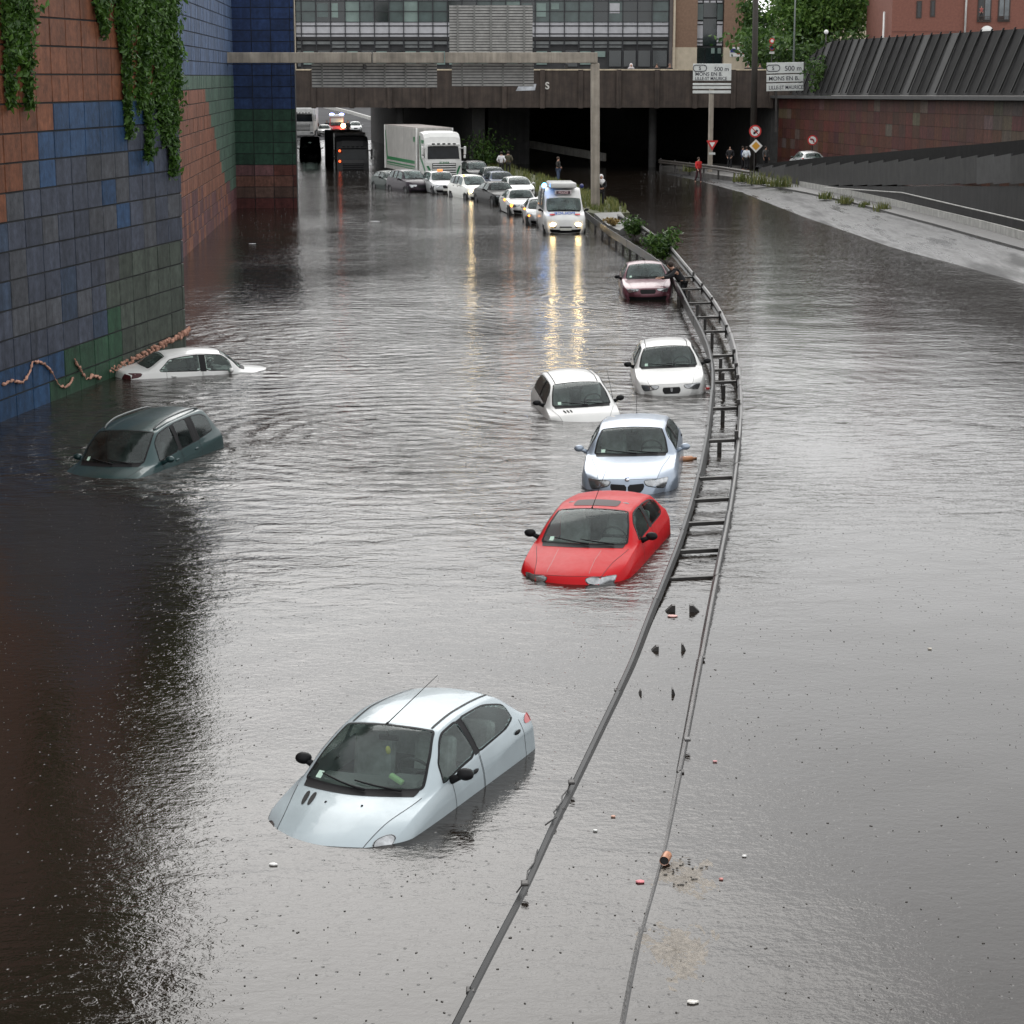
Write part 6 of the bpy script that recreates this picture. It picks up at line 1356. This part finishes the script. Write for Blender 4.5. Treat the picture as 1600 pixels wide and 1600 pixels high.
def person(label, loc, rz, jacket, trousers, hair=(.03, .02, .015), pose='stand', scale=1.0, hood=None, group='people watching the flood', bald=False, sub=1):
    root = thing('person', label, 'person', loc, (0, 0, rz), group); root.scale = (scale,)*3
    J = dict(pelvis=(0, 0, .95), spine=(0, .01, 1.18), chest=(0, 0, 1.38), neck=(0, 0, 1.50), head=(0, -.01, 1.62), crown=(0, -.015, 1.72), nose=(0, -.105, 1.615))
    for s_, n in ((1, 'L'), (-1, 'R')):
        J.update({'hip'+n: (.09*s_, 0, .90), 'knee'+n: (.105*s_, -.02, .50), 'ank'+n: (.11*s_, .02, .09), 'toe'+n: (.125*s_, -.15, .035), 'sh'+n: (.18*s_, 0, 1.41), 'el'+n: (.25*s_, .03, 1.14), 'wr'+n: (.25*s_, -.06, .90), 'pa'+n: (.25*s_, -.085, .83)})
    if pose == 'hands_front':
        for s_, n in ((1, 'L'), (-1, 'R')): J.update({'el'+n: (.26*s_, .0, 1.15), 'wr'+n: (.09*s_, -.20, 1.05), 'pa'+n: (.03*s_, -.22, 1.04)})
    if pose == 'pockets':
        for s_, n in ((1, 'L'), (-1, 'R')): J.update({'el'+n: (.29*s_, .07, 1.15), 'wr'+n: (.19*s_, -.08, .97), 'pa'+n: (.15*s_, -.12, .93)})
    if pose == 'lean':
        for s_, n in ((1, 'L'), (-1, 'R')): J.update({'el'+n: (.24*s_, -.14, 1.16), 'wr'+n: (.12*s_, -.36, 1.16), 'pa'+n: (.08*s_, -.43, 1.17)})
        for k in ('chest', 'neck', 'head', 'crown', 'nose', 'shL', 'shR'): x, y, z = J[k]; J[k] = (x, y-.12, z-.03)
    if pose == 'walk':
        J.update(kneeL=(.10, -.16, .52), ankL=(.10, -.14, .10), toeL=(.11, -.31, .04), kneeR=(-.10, .06, .50), ankR=(-.10, .26, .14), toeR=(-.11, .12, .05), elL=(.25, .12, 1.15), wrL=(.24, .10, .92), paL=(.24, .09, .85), elR=(-.25, -.06, 1.14), wrR=(-.22, -.22, .95), paR=(-.22, -.27, .90))
    if pose == 'push':
        J.update(spine=(0, -.10, 1.15), chest=(0, -.26, 1.30), neck=(0, -.36, 1.40), head=(0, -.44, 1.49), crown=(0, -.47, 1.58), nose=(0, -.53, 1.46), shL=(.18, -.28, 1.32), shR=(-.18, -.28, 1.32), elL=(.22, -.50, 1.16), wrL=(.18, -.72, 1.12), paL=(.17, -.80, 1.13), elR=(-.24, -.48, 1.12), wrR=(-.20, -.68, 1.06), paR=(-.19, -.76, 1.07), kneeL=(.10, -.14, .50), ankL=(.10, .02, .08), kneeR=(-.10, .10, .50), ankR=(-.10, .34, .12), toeL=(.11, -.14, .03), toeR=(-.11, .20, .03))
    Rd = dict(pelvis=.125, spine=.115, chest=.135, neck=.052, head=.088, crown=.06, nose=.016)
    E = [('pelvis', 'spine'), ('spine', 'chest'), ('chest', 'neck'), ('neck', 'head'), ('head', 'crown'), ('head', 'nose')]
    for n in 'LR':
        Rd.update({'hip'+n: .085, 'knee'+n: .055, 'ank'+n: .038, 'toe'+n: .032, 'sh'+n: .058, 'el'+n: .040, 'wr'+n: .026, 'pa'+n: .030})
        E += [('pelvis', 'hip'+n), ('hip'+n, 'knee'+n), ('knee'+n, 'ank'+n), ('ank'+n, 'toe'+n), ('chest', 'sh'+n), ('sh'+n, 'el'+n), ('el'+n, 'wr'+n), ('wr'+n, 'pa'+n)]
        w_, pa = Vector(J['wr'+n]), Vector(J['pa'+n]); d = (pa-w_).normalized(); sd_ = d.cross(Vector((0, 1, .3))).normalized()
        for k, (o, l) in enumerate(((-.030, .075), (-.010, .085), (.010, .080), (.028, .062))):
            a = pa + sd_*o + d*.02; b = a + d*l*.55; c_ = a + d*l + Vector((0, -.02, -.01))
            J.update({f'f{n}{k}a': tuple(a), f'f{n}{k}b': tuple(b), f'f{n}{k}c': tuple(c_)}); Rd.update({f'f{n}{k}a': .011, f'f{n}{k}b': .009, f'f{n}{k}c': .007}); E += [('pa'+n, f'f{n}{k}a'), (f'f{n}{k}a', f'f{n}{k}b'), (f'f{n}{k}b', f'f{n}{k}c')]
        a = w_.lerp(pa, .5)-sd_*.045; J[f'th{n}'] = tuple(a + d*.035); Rd[f'th{n}'] = .010; E += [('wr'+n, f'th{n}')]
    body = skin_mesh('body', J, E, Rd, SKIN, root, sub=sub)
    up = ['spine', 'pelvis', 'chest', 'neck']+[k+n for n in 'LR' for k in ('sh', 'el', 'wr')]
    Jj = {k: J[k] for k in up}; x, y, z = Jj['neck']; Jj['neck'] = (x, y, z-.03)
    for n in 'LR': Jj['wr'+n] = tuple(Vector(J['el'+n]).lerp(Vector(J['wr'+n]), .92))
    Rj = dict(spine=.150, pelvis=.155, chest=.165, neck=.068, shL=.095, shR=.095, elL=.082, elR=.082, wrL=.058, wrR=.058)
    Ej = [('spine', 'pelvis'), ('spine', 'chest'), ('chest', 'neck')]+[e for n in 'LR' for e in (('chest', 'sh'+n), ('sh'+n, 'el'+n), ('el'+n, 'wr'+n))]
    skin_mesh('jacket', Jj, Ej, Rj, pm('cloth_%02d%02d%02d' % tuple(int(c*99) for c in jacket), jacket, rough=.85, var=.25, scale=7, bump=.3), root, sub=sub)
    lo = ['pelvis']+[k+n for n in 'LR' for k in ('hip', 'knee', 'ank')]
    skin_mesh('trousers', {k: J[k] for k in lo}, [e for n in 'LR' for e in (('pelvis', 'hip'+n), ('hip'+n, 'knee'+n), ('knee'+n, 'ank'+n))], dict(pelvis=.140, hipL=.100, hipR=.100, kneeL=.074, kneeR=.074, ankL=.058, ankR=.058), pm('cloth_%02d%02d%02d' % tuple(int(c*99) for c in trousers), trousers, rough=.9, var=.25, scale=7, bump=.3), root, sub=sub)
    h = Vector(J['head']); 
    for sg in (-1, 1): MB().ball((h.x+sg*.034, h.y-.082, h.z+.035), (.014, .01, .009), 8, 6).build('eye', pm('eye_dark', (.02, .015, .012), rough=.2), body)
    if hood:
        m_ = MB(); m_.ball((h.x, h.y+.02, h.z+.02), (.125, .13, .155), 14, 10); m_.ball((h.x, h.y+.02, h.z-.16), (.20, .15, .10), 14, 8); m_.prism([Vector((-.20, -.17, 1.45)), Vector((.20, -.17, 1.45)), Vector((.0, -.19, 1.20))], (0, .05, 0))
        m_.build('hood', pm('cloth_%02d%02d%02d' % tuple(int(c*99) for c in hood), hood, rough=.85, var=.15), root, smooth=True); MB().ball((h.x, h.y-.085, h.z-.0), (.075, .05, .095), 12, 8).build('face', SKIN, body, smooth=True)
    elif not bald: MB().ball((h.x, h.y+.028, h.z+.045), (.100, .105, .105), 14, 10).build('hair', pm('hair_%02d' % int(hair[0]*99), hair, rough=.8, var=.3), root, smooth=True)
    return root
BK = (.012, .012, .014); JN = (.07, .10, .16)
person('person in black with a white hood and shoulders, standing by the gantry column', P(939, 325, .22), .1, BK, (.015, .015, .018), pose='hands_front', hood=(.75, .74, .74))
person('person in a white top seen from behind on the grass strip', P(783.5, 276, .1), 2.9, (.74, .72, .74), (.03, .028, .026), pose='pockets')
person('person in an olive jacket seen from behind, beside the one in the white top', P(794, 276, .1), 3.3, (.075, .068, .042), (.022, .022, .02), pose='pockets', scale=1.03)
person('person in a dark jacket and jeans alone at the edge of the grass strip', P(872, 286, .0), 1.2, (.03, .027, .025), JN, pose='hands_front', hair=(.05, .03, .02))
person('person in a bright red jacket wading at the ramp edge', P(1091, 286, -.1), .5, (.50, .02, .02), (.05, .015, .02), pose='walk', hair=(.05, .04, .03))
person('bald person in dark clothes behind the tunnel guard rail', P(1140, 266, .35), -.4, BK, BK, bald=True, pose='pockets')
person('person in a dark blue jacket partly hidden by the one in the white shirt', P(1160, 266, .35), 1.2, (.03, .045, .11), BK, pose='stand')
person('person in a white shirt with their back turned behind the guard rail', P(1166, 267, .35), 2.6, (.66, .70, .76), BK, pose='pockets')
person('person in a grey jacket below the yellow diamond sign', P(1196, 266, .35), .6, (.10, .10, .10), BK, pose='stand')
pu = P(1066, 466, 0); person('person in black standing in the water pushing the maroon saloon', (pu.x, pu.y, -.42), -1.35, BK, (.010, .010, .012), pose='push', hair=(.03, .02, .012), group='people in the water')
def onl(px, label, jk, **kw):
    p = at(px, 100, YB+1.6); person(label, (p.x, YB+1.6, zg-.06), kw.pop('rz', .0), jk, BK, pose='lean', **kw)
onl(986, 'onlooker in a white cap leaning on the bridge parapet', (.30, .29, .30), hood=(.6, .55, .55))
onl(1026, 'onlooker in black on the bridge, left of a pair', BK); onl(1045.5, 'onlooker in black on the bridge, right of a pair', (.018, .016, .018), rz=.3, hair=(.12, .07, .05))
onl(1168.5, 'onlooker on the bridge just left of the tall mast', (.03, .028, .028)); onl(1187, 'onlooker on the bridge just right of the tall mast', (.02, .022, .03))
onl(1008, 'onlooker crouching low behind the bridge parapet', (.10, .09, .09), scale=.9) if False else None
wp_ = (hx(1533), YH-.03, hz(9)-1.18); person('person watching from the brick building window', wp_, 0, (.30, .08, .07), BK, pose='pockets', hair=(.06, .04, .03), scale=.69)
for i, (px, lab) in enumerate(((495, 'distant firefighter in a red helmet nearest the far lorry'), (511, 'distant dark figure just left of the emergency vehicle'), (544, 'distant dark figure standing right of the emergency vehicle'))):
    person(lab, P(px, 211, .02), .2, (.05, .012, .012) if i == 0 else BK, BK, group='distant figures beyond the tunnel', sub=0, hair=(.4, .02, .02) if i == 0 else (.02, .02, .02))

# ------------------------------------------------------------------ things adrift
b0 = P(1087, 611, 0); bag = thing('rubbish_bag', 'black rubbish bag floating against the white hatchback headlamp', 'bag', b0); m_ = MB()
r4 = np.random.default_rng(3)
m_.ball((0, 0, .07), (.26, .2, .17), 14, 10); m_.ball((.1, -.05, .2), (.10, .09, .11), 10, 7); m_.ball((-.12, .03, .10), (.15, .13, .12), 10, 7)
m_.v = [tuple(np.array(v)*(1+r4.normal()*.07)) for v in m_.v]; m_.build('bag', pm('bin_bag', (.010, .010, .011), rough=.22, var=.2, bump=.6, bscale=14), bag, smooth=True)
MB().rbox((.20, -.16, .06), (.16, .09, .08), .03).build('label_tag', pm('label_white', (.7, .6, .58), rough=.5, var=.2), bag); MB().rbox((.26, -.19, .09), (.09, .06, .06), .02).build('label_tag', pm('sign_red', (.50, .022, .02), rough=.4), bag)
def bottle(label, px, py, col, L_=.26, r_=.04, a=.4):
    p = P(px, py, .015); o = MB().tube([(-L_/2, 0, 0), (-L_*.15, 0, 0), (L_*.2, 0, 0), (L_*.32, 0, 0), (L_*.5, 0, 0)], [r_, r_, r_*.95, r_*.45, r_*.4], 12).build('bottle', col, smooth=True); o.location = p; o.rotation_euler = (0, 0, a); tag(o, label, 'bottle')
bottle('orange plastic bottle floating beside the silver blue hatchback', 1075, 717, pm('bottle_orange', (.62, .30, .16), rough=.3, var=.2), .36, .06)
c_ = P(1040, 1341, .06); can = thing('tin_can', 'rusty orange can lying open against the right barrier rail', 'can', c_, (0, 0, R(75))); MB().tube([(-.075, 0, 0), (.075, 0, 0)], .045, 14, cap=False).build('can_body', pm('can_rust', (.34, .13, .05), rough=.35, metal=.4, var=.35, scale=20), can, smooth=True)
MB().tube([(-.06, 0, 0), (-.064, 0, 0)], .040, 14).build('can_inside', pm('seam_black', (.01, .01, .011), rough=.7), can)
LG = 'scraps of litter on the water'
for i, (px, py, c, sz, lab) in enumerate(((427, 1351, (.75, .74, .72), .09, 'white scrap floating in front of the ice blue hatchback'), (1163, 1338, (.75, .74, .72), .05, 'small white scrap right of the rusty can'), (1000, 1378, (.62, .20, .22), .10, 'pink strip floating left of the right barrier rail'), (1127, 1374, (.55, .22, .2), .05, 'pink scrap at the edge of the silt patch'), (1117, 1190, (.6, .3, .3), .05, 'pale pink scrap right of the barrier'), (394, 381, (.5, .5, .52), .35, 'pale board adrift near the blue wall'), (586, 346, (.5, .5, .52), .6, 'pale streak of flotsam left of the white saloon with indicator'), (930, 1298, (.7, .7, .68), .05, 'tiny white scrap between the two rails'), (958, 1276, (.55, .33, .25), .06, 'orange scrap between the two rails'), (1050, 963, (.6, .35, .32), .16, 'pink froth beside the upper spacer bracket'), (1082, 1566, (.62, .6, .56), .10, 'pale twig shaped scrap at the bottom of the picture'), (1453, 1014, (.55, .5, .42), .06, 'single fleck far out on the right hand water'))):
    p = P(px, py, .004); r5 = np.random.default_rng(i); m_ = MB(); sz *= .42
    n_ = 9; pr = [Vector((sz*(1+.5*r5.random())*math.cos(6.283*k/n_)*.8, sz*.5*(1+.5*r5.random())*math.sin(6.283*k/n_), 0)) for k in range(n_)]; m_.prism(pr, (0, 0, .012))
    o = m_.build('litter', pm('litter_%02d' % i, c, rough=.6, var=.3, scale=20)); o.location = p; tag(o, lab, 'litter', LG)
# silt showing through by the right rail
for i, (px, py, rx, ry) in enumerate(((1072, 1372, .31, .32), (1058, 1486, .36, .42))):
    c_ = P(px, py, 0); m_ = MB(); n_ = 64; k_ = 16; r5 = np.random.default_rng(40+i); ph = r5.uniform(0, 6.28, 4); vs = [(0, 0, .010)]
    for j in range(1, k_+1):
        for k in range(n_):
            a = 6.283*k/n_; rr_ = (j/k_)*(1+.14*math.sin(3*a+ph[0])+.1*math.sin(5*a+ph[1])); vs.append((rx*rr_*math.cos(a), ry*rr_*math.sin(a)*1.6, .009*(1-(j/k_)**1.3)-.0035+.004*math.sin(7*rr_*math.cos(a)+ph[2])*math.sin(6*rr_*math.sin(a)+ph[3])+r5.normal()*.0022))
    fs = [(0, 1+k, 1+(k+1) % n_) for k in range(n_)]+[(1+(j-1)*n_+k, 1+j*n_+k, 1+j*n_+(k+1) % n_, 1+(j-1)*n_+(k+1) % n_) for j in range(1, k_) for k in range(n_)]
    o = m_.add(vs, fs).build('silt_bank', pm('silt', (.20, .175, .145), rough=.5, var=.4, scale=14, bump=.8, bscale=70), smooth=True); o.location = c_; tag(o, kind='structure')
    if i == 0:
        for k in range(22):
            a = r5.uniform(0, 6.28); q = Vector((c_.x+rx*.75*math.cos(a)*r5.uniform(.3, 1), c_.y+ry*1.2*math.sin(a)*r5.uniform(.3, 1)+.1, .012))
            if k < 1: grav = MB()
            grav.ball(q, (.008+.012*r5.random(), .006+.008*r5.random(), .007), 6, 4)
        tag(grav.build('gravel', pm('gravel_dark', (.05, .045, .04), rough=.7, var=.6, scale=40)), kind='stuff')
# dark dots that paint in the shaded rain-drop dimples on the surface
sp = MB(); r6 = np.random.default_rng(77)
for k in range(480):
    px, py = r6.uniform(0, 1600), 700+900*r6.random()**.8
    p = P(px, py, .003); s_ = r6.uniform(.004, .011)*(1+.6*(r6.random() < .1)); a = r6.uniform(0, 3.14)
    sp.box(p, (s_*r6.uniform(1, 2.2), s_, .006), Matrix.Rotation(a, 3, 'Z'))
tag(sp.build('dimple_shade_dots', pm('dimple_shade', (.06, .055, .05), rough=.7, var=.6, scale=3)), kind='stuff')
# splashes thrown up where the rain strikes
spl = MB(); r7 = np.random.default_rng(21); n_sp = 0
while n_sp < 6000:
    px, py = r7.uniform(0, 1600), 268+900*r7.random()**2.3
    if px < 372 and py < 330: continue
    p = P(px, py, 0)
    if p.x < -10.7+(p.y-42.5)*.169+.1 and p.y < 55: continue
    if p.x < -13.1-(p.y-83)*.064 and p.y < 114.5: continue
    if p.x > 12 and py < float(np.interp(px, [q[0] for q in wl], [q[1] for q in wl]))+4: continue
    if 730 < px < 1000 and py < 345: continue
    s_ = 3200/(p.y*.978+1.48); w_ = min(.05, max(.007, .55/s_))*r7.uniform(.5, 1.3); h_ = w_*r7.uniform(.6, 1.7); a = r7.uniform(0, 6.28); q = []
    for k in range(3): q.append((p.x+w_*.6*math.cos(a+2.09*k), p.y+w_*.6*math.sin(a+2.09*k), .001))
    spl.add(q+[(p.x+r7.normal()*w_*.3, p.y+r7.normal()*w_*.3, h_)], [(0, 1, 3), (1, 2, 3), (2, 0, 3)]); n_sp += 1
tag(spl.build('rain_splashes', pm('splash_glint', (.22, .22, .22), rough=.12, spec=.6, var=.3)), kind='stuff')  # pale grey paints the sky's reflection into the splash drops
# ------------------------------------------------------------------ light
w = bpy.data.worlds.new('World'); SC.world = w; w.use_nodes = True
nt = w.node_tree; bgn = nt.nodes['Background']
sky = nt.nodes.new('ShaderNodeTexSky'); sky.sky_type = 'NISHITA'; sky.sun_disc = False
EL, AZ = 38.0, -8.0
sky.sun_elevation = R(EL); sky.sun_rotation = R(AZ); sky.dust_density = 4; sky.air_density = 1; sky.ozone_density = 1
hs = nt.nodes.new('ShaderNodeHueSaturation'); hs.inputs['Saturation'].default_value = .12
mx = nt.nodes.new('ShaderNodeMix'); mx.data_type = 'RGBA'; mx.inputs[0].default_value = .74; mx.inputs[7].default_value = (11.9, 12.0, 12.1, 1)     # cloud deck
nt.links.new(sky.outputs[0], hs.inputs['Color']); nt.links.new(hs.outputs[0], mx.inputs[6]); nt.links.new(mx.outputs[2], bgn.inputs['Color'])
bgn.inputs['Strength'].default_value = .15
sd = bpy.data.lights.new('sun', 'SUN'); sd.energy = .7; sd.angle = R(40); sd.color = (1, .97, .93)
so_ = bpy.data.objects.new('sun', sd); COL.objects.link(so_); so_.rotation_euler = Vector((math.sin(R(AZ))*math.cos(R(EL)), math.cos(R(AZ))*math.cos(R(EL)), math.sin(R(EL)))).to_track_quat('Z', 'Y').to_euler(); so_.location = (0, 0, 60)
SC.view_settings.view_transform = 'Standard'; SC.view_settings.look = 'None'; SC.view_settings.gamma = 1; SC.view_settings.exposure = .03
